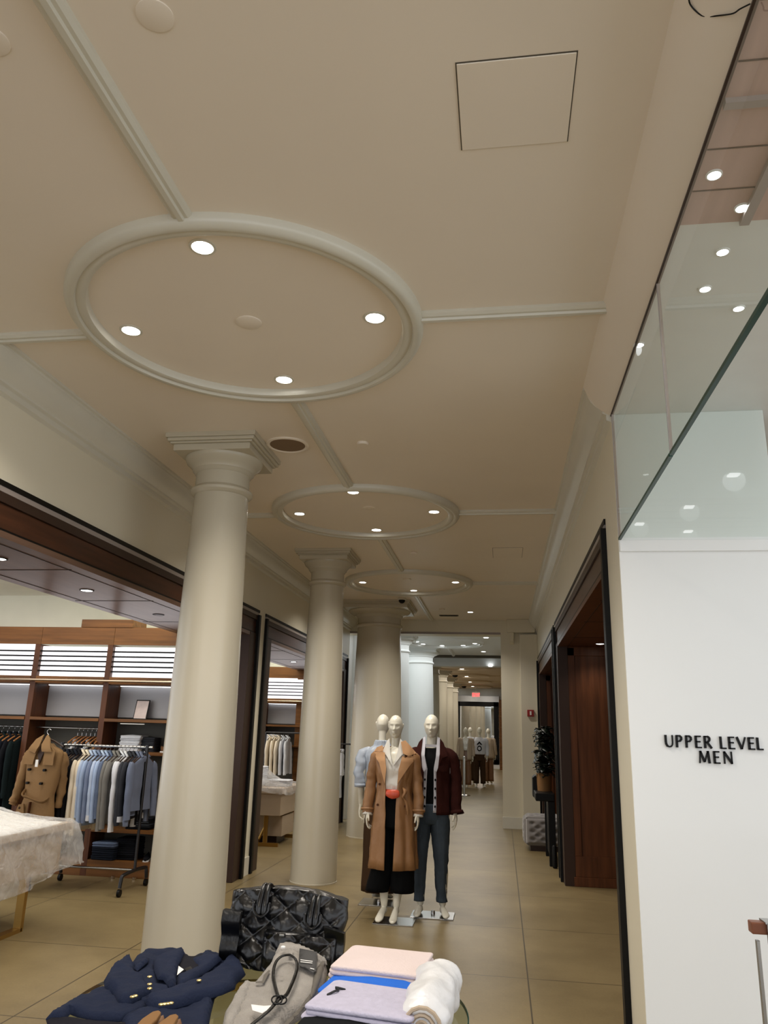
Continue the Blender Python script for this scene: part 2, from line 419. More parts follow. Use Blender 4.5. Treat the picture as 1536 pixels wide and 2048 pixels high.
# walls of the first hall
OPL = [(-2.2, 3.42), (3.68, 9.18), (9.44, 14.94)]
wl = B(); box(wl, XL - .12, XL, -3, YE, 3.02, CZ)
for a, b in ((-3, -2.2), (3.42, 3.68), (9.18, 9.44), (14.94, YE)): box(wl, XL - .12, XL, a, b, 0, 3.02)
struct('wall_left', wl, 'wall')
wr = B(); box(wr, XR, XR + .12, YW, YE, 3.02, CZ)
OPR = [(5.06, 10.12), (10.32, 14.9)]
for a, b in ((YW, 5.06), (10.12, 10.32), (14.9, YE)): box(wr, XR, XR + .12, a, b, 0, 3.02)
struct('wall_right', wr, 'wall')
bb = B(); box(bb, XL, XL + .015, 9.2, 9.42, 0, .2); box(bb, XL, XL + .015, 3.44, 3.66, 0, .2)
struct('baseboard_left', bb, 'trim', bevel=.004)
wf = B(); box(wf, XR + .002, 1.585, YW - .01, YW + .10, -.6, SZ)
struct('wall_front', wf, 'white')
trim(box(B(), XR + .004, 1.585, YW - .022, YW - .01, 2.705, 2.775), 'white', bevel=.004)
struct('wall_atrium', box(B(), 1.586, 6, 5.3, 5.4, -.6, 4.2), 'beige')


# storefront portals
n_door = 0
def portal(side, y0, y1, depth, soff_m, lights, far_panel=True, header=.22):
    """side -1 left wall, +1 right wall"""
    global n_door; n_door += 1
    xw = XL if side < 0 else XR; s = side
    d = struct('door_%d' % n_door, loc=(xw, (y0 + y1) / 2, 0))
    X = lambda a: xw + s * a           # a metres into the wall
    def bx(a0, a1, ya, yb, z0, z1):
        x0, x1 = sorted((X(a0), X(a1))); return box(B(), x0, x1, ya, yb, z0, z1)
    zt = 3.02
    obj('reveal', bx(-.012, .03, y0, y1, zt - .012, zt + .022), 'black', d)
    obj('fillet', bx(-.008, .02, y0 + .03, y1 - .03, zt - .045, zt - .012), 'grey', d)
    for ya, yb in ((y0, y0 + .07), (y1 - .07, y1)):
        obj('jamb', bx(-.035, .10, ya, yb, 0, zt - .04), 'black', d, bevel=.004)
    obj('header', bx(-.008, .10, y0 + .07, y1 - .07, zt - .045 - .06, zt - .045), 'frame', d, bevel=.003)
    obj('header_panel', bx(.008, .12, y0 + .07, y1 - .07, zt - .105 - .15, zt - .107), 'woodd', d, bevel=.002)
    obj('header_panel', bx(0, .12, y0 + .07, y1 - .07, zt - .27, zt - .257), 'black', d)
    for ya, yb in ((y0 + .07, y0 + .33), (y1 - .30, y1 - .07)):
        obj('side_casing', bx(-.004, .12, ya, yb, 0, zt - .27), 'black' if side > 0 and ya < y0 + .1 else 'frame', d, bevel=.004)
    bm = bx(.0, depth, y0 + .07, y1 - .07, zt - .31, zt - .27)
    so = obj('soffit', bm, soff_m, d)
    for k in range(1, 4):
        yy = y0 + (y1 - y0) * k / 4
        obj('seam', bx(.1, depth - .05, yy - .003, yy + .003, zt - .3125, zt - .309), 'black', so)
    obj('seam', bx(.12, .126, y0 + .3, y1 - .3, zt - .3125, zt - .309), 'black', so)
    obj('seam', bx(depth - .12, depth - .114, y0 + .3, y1 - .3, zt - .3125, zt - .309), 'black', so)
    for ya, yb, f in ((y0 + .07, y0 + .28, 1), (y1 - .28, y1 - .07, -1)):
        wm = 'woodh' if side < 0 else 'wood'; rp = obj('reveal_panel', bx(.1, depth, ya, yb, 0, zt - .3), wm, d)
        yf = yb if f > 0 else ya
        bm = B()
        for q in ((.1, .2, .32, zt - .32), (depth - .12, depth, .32, zt - .32), (.1, depth, .1, .32), (.1, depth, zt - .42, zt - .31)):
            x0, x1 = sorted((X(q[0]), X(q[1]))); y2, y3 = sorted((yf, yf + f * .016)); box(bm, x0, x1, y2, y3, q[2], q[3])
        obj('stile', bm, wm, rp, bevel=.004)
        x0, x1 = sorted((X(.1), X(depth))); y2, y3 = sorted((yf, yf + f * .03))
        obj('kickboard', box(B(), x0, x1, y2, y3, 0, .10), wm, rp, bevel=.005)
    return d
portal(-1, 3.68, 9.18, .9, 'soffit', None); portal(-1, 9.44, 14.94, .9, 'soffit', None); portal(-1, -2.2, 3.42, .9, 'soffit', None)
portal(1, 5.06, 10.12, 1.15, 'wood', None); portal(1, 10.32, 14.9, 1.15, 'wood', None)
struct('wall_back_right', box(B(), 1.86, 1.95, 5.4, 15, 0, 3.0), 'woodd')

# downlights
def downlight(loc, label, group, r=.048, lens='lens', watts=0, col=WARM, size=2.3, blend=.7, cat='ceiling light', frame='trim', aim=None):
    t = thing('ceiling_downlight', label, cat, loc, 0, group)
    obj('trim_ring', lathe(B(), [(r * 1.3, 0), (r * 1.3, -.004), (r * 1.04, -.006), (r * 1.0, 0)], 0, 0, 32, False), frame, t, True, world=False)
    obj('lens', lathe(B(), [(0.001, -.004), (r, -.004), (r, -.001), (0.001, -.001)], 0, 0, 32), lens, t, world=False)
    if watts: spot((loc[0], loc[1], loc[2] - .03), watts, col, size, blend, .05, t, aim)
    return t
where = ['nearest the camera', 'second from camera', 'third from camera']
posn = [('towards the camera', 0, -.70), ('on the right side', .69, 0), ('on the far side', 0, .69), ('on the left side', -.69, 0)]
AIM = {0: [None, None, None, None]}
for i, y in enumerate(RINGS):
    for nm, dx, dy in posn:
        downlight((RCX + dx, y + dy, CZ), 'glowing downlight ' + nm + ' in the ceiling ring ' + where[i], 'downlights inside the ceiling rings', watts=RING_W)
downlight((-.53, 14.06, CZ), 'lone round glowing downlight on ceiling just before the far cross beam', None, watts=RING_W)
# behind the camera the same hall goes on
for dx, dy in ((0, -.7), (.69, 0), (0, .69), (-.69, 0)):
    downlight((RCX + dx, -.17 + dy, CZ), 'small glowing downlight of the ring overhead of the camera, %s side' % ('rear' if dy < 0 else 'front' if dy > 0 else 'right' if dx > 0 else 'left'), 'downlights inside the ceiling rings', watts=RING_W)
for x, y in ((-3.39, 5.89), (-3.38, 7.27), (-3.36, 4.67)):
    on = y < 6.5
    downlight((x, y, 2.71), 'recessed %s spot in brown soffit of left shop entrance%s' % (('lit', ', nearer one') if y == 4.67 else ('lit', ', left of the big column') if on else ('unlit', ' beside the big column')), None, .045,
              'lens' if on else 'lensoff', SOFFIT_W if on else 0, frame='black')
downlight((-3.4, 12.6, 2.71), 'small recessed lit spot in the soffit of the second left shop', None, .045, 'lens', SOFFIT_W, frame='black')
downlight((1.17, 9.45, 2.71), 'small recessed lit spot in the wooden soffit of the right hand portal', None, .045, 'lens', 9, frame='black')

# ceiling fittings
def disc(name, loc, r, label, cat, m="ceiling", h=.005, m2=None):
    o = obj(name, lathe(B(), [(.001, 0), (r, 0), (r, -h * .7), (r * .93, -h), (.001, -h)], *loc[:2], 40), m, None, True)
    for v in o.data.vertices: v.co.z += loc[2]
    o.data.update(); return tag(o, label, cat)
disc('ceiling_cover_plate', (-1.03, 1.74, CZ), .058, 'round flush painted cover plate on ceiling right of the long moulding', 'cover plate')
disc('ceiling_cover_plate', (-1.60, 1.76, CZ), .058, 'round flush painted cover plate cut by the left picture edge', 'cover plate')
disc('ceiling_cover_plate', (RCX, 3.58, CZ), .07, 'faint round plate at the centre of the nearest ceiling ring', 'cover plate', h=.008)
disc('ceiling_cover_plate', (RCX + .06, 7.2, CZ), .06, 'faint round plate at the centre of the middle ceiling ring', 'cover plate', h=.008)
disc('ceiling_cover_plate', (RCX, 10.9, CZ), .06, 'faint round plate at the centre of the farthest ceiling ring', 'cover plate', h=.008)
disc('smoke_detector', (-1.02, 5.43, CZ), .045, 'small round sensor on ceiling between nearest and middle rings', 'smoke detector', h=.02)
disc('smoke_detector', (-1.04, 9.19, CZ), .045, 'small round sensor on ceiling between middle and farthest rings', 'smoke detector', h=.02)
disc('smoke_detector', (-1.02, 13.7, CZ), .05, 'small round sensor on ceiling near the cross beam', 'smoke detector', h=.02)
sp = thing('ceiling_speaker', 'round flush ceiling speaker with brown grille right of the big column capital', 'speaker', (-1.61, 5.42, CZ))
obj('rim', lathe(B(), [(.165, 0), (.165, -.01), (.15, -.014), (.135, -.006), (.135, 0)], 0, 0, 48, False), 'ceiling', sp, True, world=False)
obj('grille', lathe(B(), [(.001, -.007), (.136, -.007), (.136, 0), (.001, 0)], 0, 0, 48), 'grille', sp, world=False)
def atcove(px, py):
    r = ray(px, py); k = 1.19; t = (CZ + .54 * k - .042 - EYE) / (r.z + k * r.x); return r * t + Vector((0, 0, EYE))
def hatch(x0, x1, y0, y1, label):
    t = thing('access_panel', label, 'access panel', ((x0 + x1) / 2, (y0 + y1) / 2, CZ))
    obj('gap', box(B(), x0 - .004, x1 + .004, y0 - .004, y1 + .004, CZ - .0015, CZ), 'vent', t)
    obj('door', box(B(), x0, x1, y0, y1, CZ - .006, CZ - .001), 'ceiling', t, bevel=.002)
hatch(-.115, .27, 2.03, 2.42, 'rectangular flush access hatch in ceiling near the glass'); hatch(-.07, .28, 8.97, 9.5, 'small rectangular access hatch in ceiling farther down the hall')
cd = thing('security_camera', 'small black dome security camera on ceiling beside third column capital', 'camera', (-1.60, 12.55, CZ))
obj('housing', lathe(B(), [(.07, 0), (.07, -.03), (.055, -.035), (.055, 0)], 0, 0, 32, False), 'trim', cd, True, world=False)
obj('dome', lathe(B(), [(.055, -.03), (.05, -.06), (.035, -.08), (.015, -.09), (.001, -.091)], 0, 0, 32, False), 'black', cd, True, world=False)
av = thing('air_vent', 'dark slotted air vent on ceiling just before the cross beam', 'vent', (-.95, 14.5, CZ))
bm = B()
for k in range(4): box(bm, -.16, .16, -.05 + k * .03, -.035 + k * .03, -.012, -.002)
obj('slats', bm, 'black', av, world=False); obj('frame', box(B(), -.18, .18, -.07, .07, -.006, 0), 'vent', av, world=False)
bm = B(); cp = [atcove(x, y) for x, y in ((1377, -12), (1380, 8), (1396, 26), (1412, 33), (1440, 31), (1466, 27), (1480, 18), (1500, 8))]
tag(obj('ceiling_cable', stube(bm, cp, .0022, 6), 'black', None, True), 'thin dark cable looping on ceiling at the top right', 'cable')

# ------------------------------------------------------------------ columns
def column(cx, cy, label, rb=.262, rt=.206, ab=.35, z=CZ, grp='tuscan columns along the hall', mt='column'):
    t = thing('column', label, 'column', (cx, cy, 0), 0, grp)
    k = rt / .206
    prof = [(rb + .006, 0), (rb + .006, .01), (rb, .012)] + [(rb + (rt - rb) * ((i / 12) ** 1.5), .012 + (z - .43) * i / 12) for i in range(1, 13)]
    obj('shaft', lathe(B(), prof, 0, 0, 64), mt, t, True, world=False)
    z0 = z - .42
    pr = [(rt, z0), (rt + .012, z0 + .006), (rt + .03, z0 + .022), (rt + .032, z0 + .04), (rt + .02, z0 + .055), (rt + .006, z0 + .062), (rt, z0 + .07), (rt, z0 + .17), (rt + .012, z0 + .178), (rt + .018, z0 + .19),
          (rt + .03, z0 + .2), (rt + .034, z0 + .215), (rt + .05 * k, z0 + .235), (rt + .08 * k, z0 + .262), (rt + .092 * k, z0 + .285), (rt + .092 * k, z0 + .3)]
    cpt = obj('capital', lathe(B(), pr, 0, 0, 64), mt, t, True, world=False, angle=30)
    bm = B(); a = ab
    for (h, q0, q1) in ((a - .05, .295, .345), (a - .03, .345, .36), (a - .012, .36, .385), (a, .385, .425)): box(bm, -h, h, -h, h, z0 + q0, z0 + q1)
    obj('abacus', bm, mt, cpt, world=False, bevel=.005)
    return t
column(-2.12, 5.45, 'cream column nearest the camera, its foot behind the navy blazer')
column(-2.12, 9.25, 'cream column second from the camera, its foot showing behind the black bag')
column(-2.08, 13.27, 'broad cream column behind the three dressed mannequins', .44, .375, .60)
hall2 = [(-2.3, 17.6, .24), (-2.12, 20.6, .35), (-2.12, 24.6, .21), (-2.12, 28.2, .21), (-2.12, 31.9, .21), (-2.12, 35.6, .21)]
for i, (x, y, r) in enumerate(hall2):
    column(x, y, 'pale distant column beyond the cross beam, %s counting away from camera' % ('first', 'second', 'third', 'fourth', 'fifth', 'sixth')[i], r * 1.18, r, r + .17, CZ, 'distant columns past the beam', 'white' if i < 2 else 'column')

# ------------------------------------------------------------------ cross wall at end of first hall
cw = B(); box(cw, XL - .1, XR, YE, YE + .35, 3.49, CZ); box(cw, .01, XR + .1, YE, YE + .35, 0, 3.49)
struct('wall_cross', cw, 'wall')
trim(box(B(), .37, XR, YE - .10, YE, 0, 3.49), 'wall', bevel=.006)
trim(box(B(), .13, .66, YE - .14, YE, 3.52, CZ), 'wall', bevel=.008)
bm = B(); prism(bm, [(YE, 3.3), (YE - .10, 3.36), (YE - .12, 3.44), (YE - .13, 3.52), (YE, 3.52)], 'x', .18, .26); trim(bm, 'wall', bevel=.006)
bm = B(); box(bm, .0, .385, YE - .018, YE, 0, .2); box(bm, .36, XR, YE - .12, YE - .10, 0, .2); struct('baseboard_end', bm, 'trim', bevel=.004)
bm = B(); box(bm, XL, .01, YE - .012, YE, 3.49, 3.53); trim(bm, 'grey')
# second and third halls
struct('ceiling_far', box(B(), XL - .1, 4, YE + .35, 22.3, CZ, CZ + .1), 'white')
struct('ceiling_distant', box(B(), XL - .1, 4, 23.2, 41, CZ, CZ + .1), 'tan2')
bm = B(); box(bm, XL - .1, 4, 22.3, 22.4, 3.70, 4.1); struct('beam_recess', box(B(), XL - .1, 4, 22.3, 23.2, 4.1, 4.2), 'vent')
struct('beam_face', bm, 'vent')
struct('beam_far', box(B(), XL - .1, 4, 23.0, 23.5, 3.52, 4.2), 'white')
for y in (19.1,): trim(ringmesh(RCX, y), 'white', smooth=True)
trim(stripmesh(RCX, RCX, 20.0, 22.3), 'white')
trim(box(B(), -2.9, 4, 16.3, 16.55, CZ - .02, CZ), 'white')
for i, y in enumerate((26.6, 30.3, 33.9, 37.4)): trim(ringmesh(RCX, y), 'tan2', smooth=True); trim(stripmesh(RCX + .94, 4, y, y), 'tan2')
for k in range(8):
    a = k * PI / 4 + .2
    downlight((RCX + .72 * math.cos(a), 19.1 + .72 * math.sin(a), CZ), 'glowing downlight in the bright ring past the beam, %s' % ['on its right', 'far right', 'at its far side', 'far left', 'on its left', 'near left', 'at its near side', 'near right'][k], 'downlights of the bright ring', .055, 'lensc', 0)
for x, y in ((-.32, 17.98), (-.45, 21.2), (-.29, 22.95)):
    downlight((x, y, CZ if y < 22.5 else 3.52), 'lone glowing downlight of the bright hall, %s' % {17.98: 'nearest', 21.2: 'between ring and recess', 22.95: 'under the white beam'}[y], None, .06, 'lensc', 0 if y < 22 else 8, NEUT)
for i, y in enumerate((27.3, 31.0, 34.5, 37.9)):
    downlight((RCX, y, CZ), 'glowing downlight on distant beige ceiling, %s in the receding row' % ('first', 'second', 'third', 'fourth')[i], 'distant ceiling downlights', .07, 'lens', HALL_W * .8)
for x in (-.7, -2.0): downlight((x, 38.9, CZ), 'glowing wall washer above the far mirror, %s one' % ('right' if x > -1 else 'left'), None, .07, 'lens', 40, size=1.6)
area((RCX, 18.9, 3.6), 3.0, 5.0, 65, COOL); area((RCX, 31, 3.6), 2.0, 12, 110, WARM)  # unseen area lights added to brighten the two far halls
for y in (29.8, 37.2):
    cd = thing('security_camera', 'tiny black dome camera on distant ceiling, %s one' % ('nearer' if y < 35 else 'farther'), 'camera', (-1.71, y, CZ))
    obj('dome', lathe(B(), [(.11, 0), (.11, -.05), (.08, -.11), (.001, -.13)], 0, 0, 24, False), 'black', cd, True, world=False)
struct('wall_left_far', box(B(), XL - .1, XL, YE + .35, 41, 0, 4.2), 'coolwall')
struct('wall_right_far', box(B(), 3.2, 3.3, YE + .35, 41, 0, 4.2), 'wall')
struct('wall_end', box(B(), XL, 4, 39.5, 39.6, 0, CZ), 'coolwall')
struct('trim_90', box(B(), -2.3, .0, 39.2, 39.5, 0, .18), 'white')
mr = thing('wall_mirror', 'tall mirror in a thick black frame on the far end wall', 'mirror', (-1.19, 39.4, .2))
bm = B()
for q in ((-2.24, -2.02, .2, 3.12), (-.36, -.14, .2, 3.12), (-2.24, -.14, 2.9, 3.12), (-2.24, -.14, .2, .42)): box(bm, q[0], q[1], 39.3, 39.46, q[2], q[3])
obj('frame', bm, 'black', mr, bevel=.01); obj('mirror_glass', prism(B(), [(-2.02, 39.423), (-.36, 39.377), (-.36, 39.44), (-2.02, 39.45)], 'z', .42, 2.9), 'mirror', mr)
struct('trim_91', box(B(), -2.2, -.1, 39.35, 39.5, 3.12, 3.4), 'steel')
pn = thing('shelf_tower', 'brown wooden shelf tower beside the far mirror', 'shelf', (.2, 39, 0))
obj('body', box(B(), -.1, .6, 38.3, 39.4, 0, 3.2), 'woodh', pn, bevel=.01)
for z in (.9, 1.4, 1.9, 2.4): obj('shelf', box(B(), -.12, .6, 38.26, 38.3, z, z + .04), 'kraft', pn)
ex = thing('exit_sign', 'red glowing EXIT sign hanging from the distant ceiling', 'exit sign', (-1.2, 37.5, 3.3))
obj('housing', box(B(), -1.36, -.98, 37.5, 37.54, 3.24, 3.5), 'paper', ex); obj('stem', box(B(), -1.19, -1.15, 37.51, 37.53, 3.5, CZ), 'paper', ex)
def letters(s, x, y, z, h, m, parent, name='letter', stroke=.17, gap=.28, ext=.012, hang=0):
    """block letters with thick and thin strokes in the xz plane facing -y"""
    G = {'U': (.78, [((.0, 1), (.0, .3), 1), ((.78, 1), (.78, .3), .6), 'arc']), 'P': None, 'E': None, 'X': None, 'I': None, 'T': None, 'R': None, 'L': None, 'V': None, 'M': None, 'N': None}
    def seg(bm, a, b, w0, w1=None):
        a = Vector(a); b = Vector(b); d = (b - a).normalized(); n = Vector((-d.y, d.x)); w1 = w1 or w0
        prism(bm, [(x0 + p.x * h, z + p.y * h) for p in (a + n * w0 / 2, a - n * w0 / 2, b - n * w1 / 2, b + n * w1 / 2)], 'y', y - ext, y)
    T = stroke; t = stroke * .6; x0 = x
    for ch in s:
        bm = B(); wd = .6
        if ch == ' ': x0 += h * .45; continue
        if ch == 'U':
            wd = .70; pts = [(.08, 1), (.08, .38), (.12, .2), (.22, .07), (.36, .03), (.5, .07), (.6, .2), (.63, .38), (.63, 1)]
            for i in range(len(pts) - 1): seg(bm, pts[i], pts[i + 1], T if i < 3 else t)
        elif ch in 'PR':
            wd = .58 if ch == 'P' else .66; seg(bm, (.08, 0), (.08, 1), T, T)
            pts = [(.05, .96), (.3, .96), (.43, .9), (.49, .76), (.43, .6), (.3, .51), (.08, .49)]
            for i in range(len(pts) - 1): seg(bm, pts[i], pts[i + 1], t if i in (0, 5) else T * .85)
            if ch == 'R': seg(bm, (.26, .5), (.60, .0), T * .9, T)
        elif ch == 'E':
            wd = .52; seg(bm, (.08, 0), (.08, 1), T)
            for q, l in ((.955, .5), (.52, .44), (.045, .52)): seg(bm, (.05, q), (l, q), t, t * 1.15)
        elif ch == 'L': wd = .52; seg(bm, (.08, 0), (.08, 1), T); seg(bm, (.05, .045), (.5, .045), t, t * 1.2)
        elif ch == 'V': wd = .74; seg(bm, (.03, 1), (.37, .02), T); seg(bm, (.37, .02), (.70, 1), t)
        elif ch == 'M':
            wd = .9; seg(bm, (.06, 0), (.14, 1), t); seg(bm, (.14, .98), (.45, .1), T); seg(bm, (.45, .1), (.76, .98), t); seg(bm, (.76, 1), (.84, 0), T)
        elif ch == 'N': wd = .74; seg(bm, (.07, 0), (.07, 1), t); seg(bm, (.07, .98), (.65, .04), T); seg(bm, (.65, 0), (.65, 1), t)
        elif ch == 'X': wd = .66; seg(bm, (.03, 0), (.6, 1), t); seg(bm, (.03, 1), (.6, 0), T)
        elif ch == 'I': wd = .2; seg(bm, (.08, 0), (.08, 1), T)
        elif ch == 'T': wd = .6; seg(bm, (.3, 0), (.3, 1), T); seg(bm, (0, .95), (.6, .95), t)
        o = obj(name, bm, m, parent); x0 += (wd + gap) * h
    return x0
letters('EXIT', -1.33, 37.5, 3.29, .15, 'exitred', ex, stroke=.28, gap=.12, ext=.01)
# raised lettering
yl = YW - .01
ws = thing('wall_lettering', 'raised black capitals UPPER LEVEL MEN on the white wall', 'sign', (1.14, yl, 1.55))
a = aty(1330, 1494, yl); b = aty(1440, 1497.5, yl); c = aty(1398, 1526, yl)
letters('UPPER', a.x, yl, a.z, .064, 'black', ws, gap=.20, stroke=.18)
letters('LEVEL', b.x, yl, b.z, .064, 'black', ws, gap=.16, stroke=.18)
letters('MEN', c.x, yl, c.z, .064, 'black', ws, gap=.28, stroke=.18)

# ------------------------------------------------------------------ glass baffle beside the hall, atrium beyond
def pane(y0, y1, label):
    t = thing('glass_panel', label, 'glass panel', (XR + .005, (y0 + y1) / 2, 2.778))
    obj('pane', box(B(), XR, XR + .01, y0, y1, 2.786, SZ), 'glass', t)
    obj('polished_edge', box(B(), XR - .003, XR + .013, y0, y1, 2.772, 2.786), 'glassedge', t)
    obj('vertical_edge', box(B(), XR - .002, XR + .012, y1 - .004, y1, 2.778, SZ), 'grey', t)
pane(-2.5, 3.10, 'long frameless glass pane hanging from ceiling edge, nearer one'); pane(3.11, 4.55, 'shorter frameless glass pane hanging from ceiling edge, beside the white wall')
t = thing('glass_panel', 'clear glass pane mounted on the white wall above the ledge', 'glass panel', (1.15, YW - .03, 2.78))
obj('pane', box(B(), XR + .02, 1.58, YW - .035, YW - .025, 2.785, SZ - .005), 'glass', t)
struct('ceiling_soffit', box(B(), XR + .012, 3.4, 2.70, 5.4, SZ, SZ + .1), 'coolwall')
struct('ceiling_wood', box(B(), XR + .012, 3.4, -3, 2.70, SZ, SZ + .1), woodmat('pink_oak', rgb(186, 158, 148), .35, .12, stretch=(9, .7, 9)))
for i, y in enumerate((1.73, 1.93, 2.29, 2.50)): trim(box(B(), XR + .015, 3.4, y, y + .005, SZ - .003, SZ), 'frame')
trim(box(B(), XR + .015, 3.4, 2.07, 2.10, SZ - .02, SZ), 'grey'); trim(box(B(), .93, .965, 2.1, 2.70, SZ - .02, SZ), 'grey')
names = ['over the stair, nearest the glass', 'over the stair in the wood ceiling', 'in the pale soffit, nearer', 'in the pale soffit, middle', 'in the pale soffit, right', 'in the pale soffit beside the glass']
for (px, py), nm in zip(((1428, 349), (1484, 415), (1445, 503), (1410, 577), (1477, 616), (1278, 689)), names):
    q = atz(px, py, SZ)
    downlight((q.x, q.y, SZ), 'small round downlight ' + nm, None, .022, 'lensc', ATRIUM_W * .45, COOL, frame='white')
sq = ['first from camera', 'second', 'third', 'fourth', 'fifth', 'sixth', 'seventh']
for i, (x, y) in enumerate(((1.3, 1.9), (1.8, 1.6), (1.75, 3.3), (2.3, 3.9), (1.4, .8), (2.4, .4), (1.62, 2.45))):
    t = thing('square_ceiling_light', 'square glowing ceiling light above the stairwell, %s' % ('reflected in the glass, ' + sq[i]), 'ceiling light', (x, y, SZ), 0, 'square lights over the stairwell')
    obj('lens', box(B(), -.04, .04, -.04, .04, -.012, 0), 'lensc', t, world=False, bevel=.008)
    spot((x, y, SZ - .05), SQUARE_W, COOL, 2.8, .8, .08, t)

# stair rail at right
hr = thing('stair_railing', 'wooden handrail end on flat metal posts beside the white wall', 'railing', (1.0, 3.34, 0))
obj('handrail', box(B(), .90, 1.9, 3.30, 3.35, .975, 1.015), 'handrail', hr, bevel=.004)
obj('post', box(B(), .95, .97, 3.285, 3.30, -.3, 1.018), 'steel', hr, bevel=.002)
obj('post', box(B(), .945, .958, 3.42, 3.44, -.3, .93), 'steel', hr, bevel=.002)
obj('bracket', box(B(), .945, .975, 3.285, 3.36, 1.014, 1.020), 'steel', hr)

fa = thing('fire_alarm', 'small red fire alarm box on the end pilaster wall', 'fire alarm', (.54, YE - .11, 2.0))
obj('box', box(B(), .48, .60, YE - .15, YE - .10, 1.97, 2.09), 'redbox', fa, bevel=.006)
obj('handle', box(B(), .525, .555, YE - .16, YE - .15, 1.995, 2.065), 'paper', fa)
# ------------------------------------------------------------------ shop interiors
SX = XL - .9
def shopshell(i, y0, yw):
    """room behind a left storefront; yw = front plane of its shelf wall"""
    bm = B(); box(bm, -9.5, SX, y0, yw + .6, 3.22, 3.3); struct('ceiling_shop_%d' % i, bm, 'shopwall')
    bm = B(); box(bm, -9.5, SX + .02, yw + .36, yw + .46, 2.72, 3.25); struct('wall_shop_%d' % i, bm, 'shopwall')
    bm = B(); box(bm, SX - .0, SX + .04, y0, yw + .5, 2.74, 3.3); struct('wall_bulkhead_%d' % i, bm, 'shopwall')
    area((SX - 1.6, yw - 1.9, 3.19), 2.4, 2.6, SHOP_W * 1.7, WARM)  # broad area light under the shop ceiling, no fixture modelled for it
    area((SX - .25, yw - .6, 3.0), .2, 3.0, 26, COOL, (math.radians(180), 0, 0))
def shelfwall(i, yw, x_r, x_l, nb, word):
    """cabinet wall facing the camera; bays run from x_r leftwards, spacing .95"""
    posts = [x_r - .95 * k for k in range(nb + 1)]
    yb = yw + .36
    for k in range(nb):
        xr, xl = posts[k], posts[k + 1]
        u = thing('shelving_unit', 'walnut shelving bay with backlit louvres, %s' % word[k], 'shelving', ((xr + xl) / 2, yw, 0), 0, None)
        obj('back_panel', box(B(), xl, xr, yb - .02, yb, 0, 2.15), 'backpanel', u)
        obj('upright', box(B(), xr - .035, xr + .035, yw, yb, 0, 2.56), 'wood', u, bevel=.003)
        if k == nb - 1: obj('upright', box(B(), xl - .035, xl + .035, yw, yb, 0, 2.56), 'wood', u, bevel=.003)
        obj('header_board', box(B(), xl + .036, xr + .034, yw, yw + .03, 2.56, 2.77), 'woodh', u, bevel=.003)
        obj('fascia_board', box(B(), xl + .035, xr - .035, yw - .005, yw + .03, 2.10, 2.18), 'woodh', u, bevel=.003)
        lf = obj('louvre_frame', box(B(), xl + .035, xr - .035, yw + .06, yw + .075, 2.18, 2.54), 'glow', u)
        for q in range(5):
            z = 2.235 + q * .059
            obj('louvre_slat', box(B(), xl + .035, xr - .035, yw + .02, yw + .05, z, z + .018), 'black', lf)
        fp = obj('niche_panel', box(B(), xl + .04, xr - .04, yb - .05, yb - .02, 1.72, 2.085), 'frost', u)
        obj('led_strip', box(B(), xl + .05, xr - .05, yb - .09, yb - .07, 2.083, 2.09), 'strip', fp)
        obj('niche_top', box(B(), xl + .035, xr - .035, yw + .03, yb, 2.09, 2.13), 'woodh', u)
        obj('shelf', box(B(), xl + .035, xr - .035, yw - .01, yb, 1.665, 1.70), 'woodh', u, bevel=.003)
        if k in (0,):
            obj('shelf', box(B(), xl + .035, xr - .035, yw, yb, 1.30, 1.335), 'woodh', u, bevel=.003)
        obj('shelf', box(B(), xl + .035, xr - .035, yw, yb, .46, .50), 'woodh', u, bevel=.003)
        obj('base_plinth', box(B(), xl + .035, xr - .035, yw, yb, 0, .17), 'woodh', u, bevel=.003)
        if k:
            obj('hanging_rod', tube(B(), [(xl + .04, yw + .16, 1.58), (xr - .04, yw + .16, 1.58)], .011, 10), 'steel', u, True)
    rl = thing('display_rail', 'long polished metal rail across shelving below the louvres, %s' % ('first shop' if i == 1 else 'second shop'), 'rail', ((posts[0] + posts[-1]) / 2, yw - .07, 2.13))
    obj('bar', tube(B(), [(posts[-1], yw - .07, 2.13), (posts[0], yw - .07, 2.13)], .016, 12), 'brassrail', rl, True)
    for xx in posts: obj('bracket', box(B(), xx - .012, xx + .012, yw - .07, yw + .01, 2.12, 2.14), 'brassrail', rl)
    for k, xx in enumerate((posts[1] + .4, posts[1] - .55, posts[0] - .30)):
        s = obj('rail_spot', lathe(B(), [(.001, 0), (.02, 0), (.024, .03), (.001, .032)], xx, yw - .07, 16), 'brassrail', rl, True)
        for v in s.data.vertices: v.co.z += .0
    return posts
shopshell(1, 3.5, 8.80); shopshell(2, 9.5, 14.56)
posts1 = shelfwall(1, 8.80, -3.71, -7, 4, ['rightmost by the big column', 'behind the trench coat', 'at the left picture edge', 'mostly outside the left edge'])
posts2 = shelfwall(2, 14.56, -3.55, -7, 4, ['seen beyond the column in second shop', 'second from right in second shop', 'third from right in second shop', 'farthest left in second shop'])
st = struct('trim_92', box(B(), -5.07, -4.40, 8.79, 9.16, 2.77, 2.865), 'woodh', bevel=.004)
struct('wall_between_1', box(B(), SX - .1, SX + .2, 9.16, 9.44, 0, 2.75), 'wood')

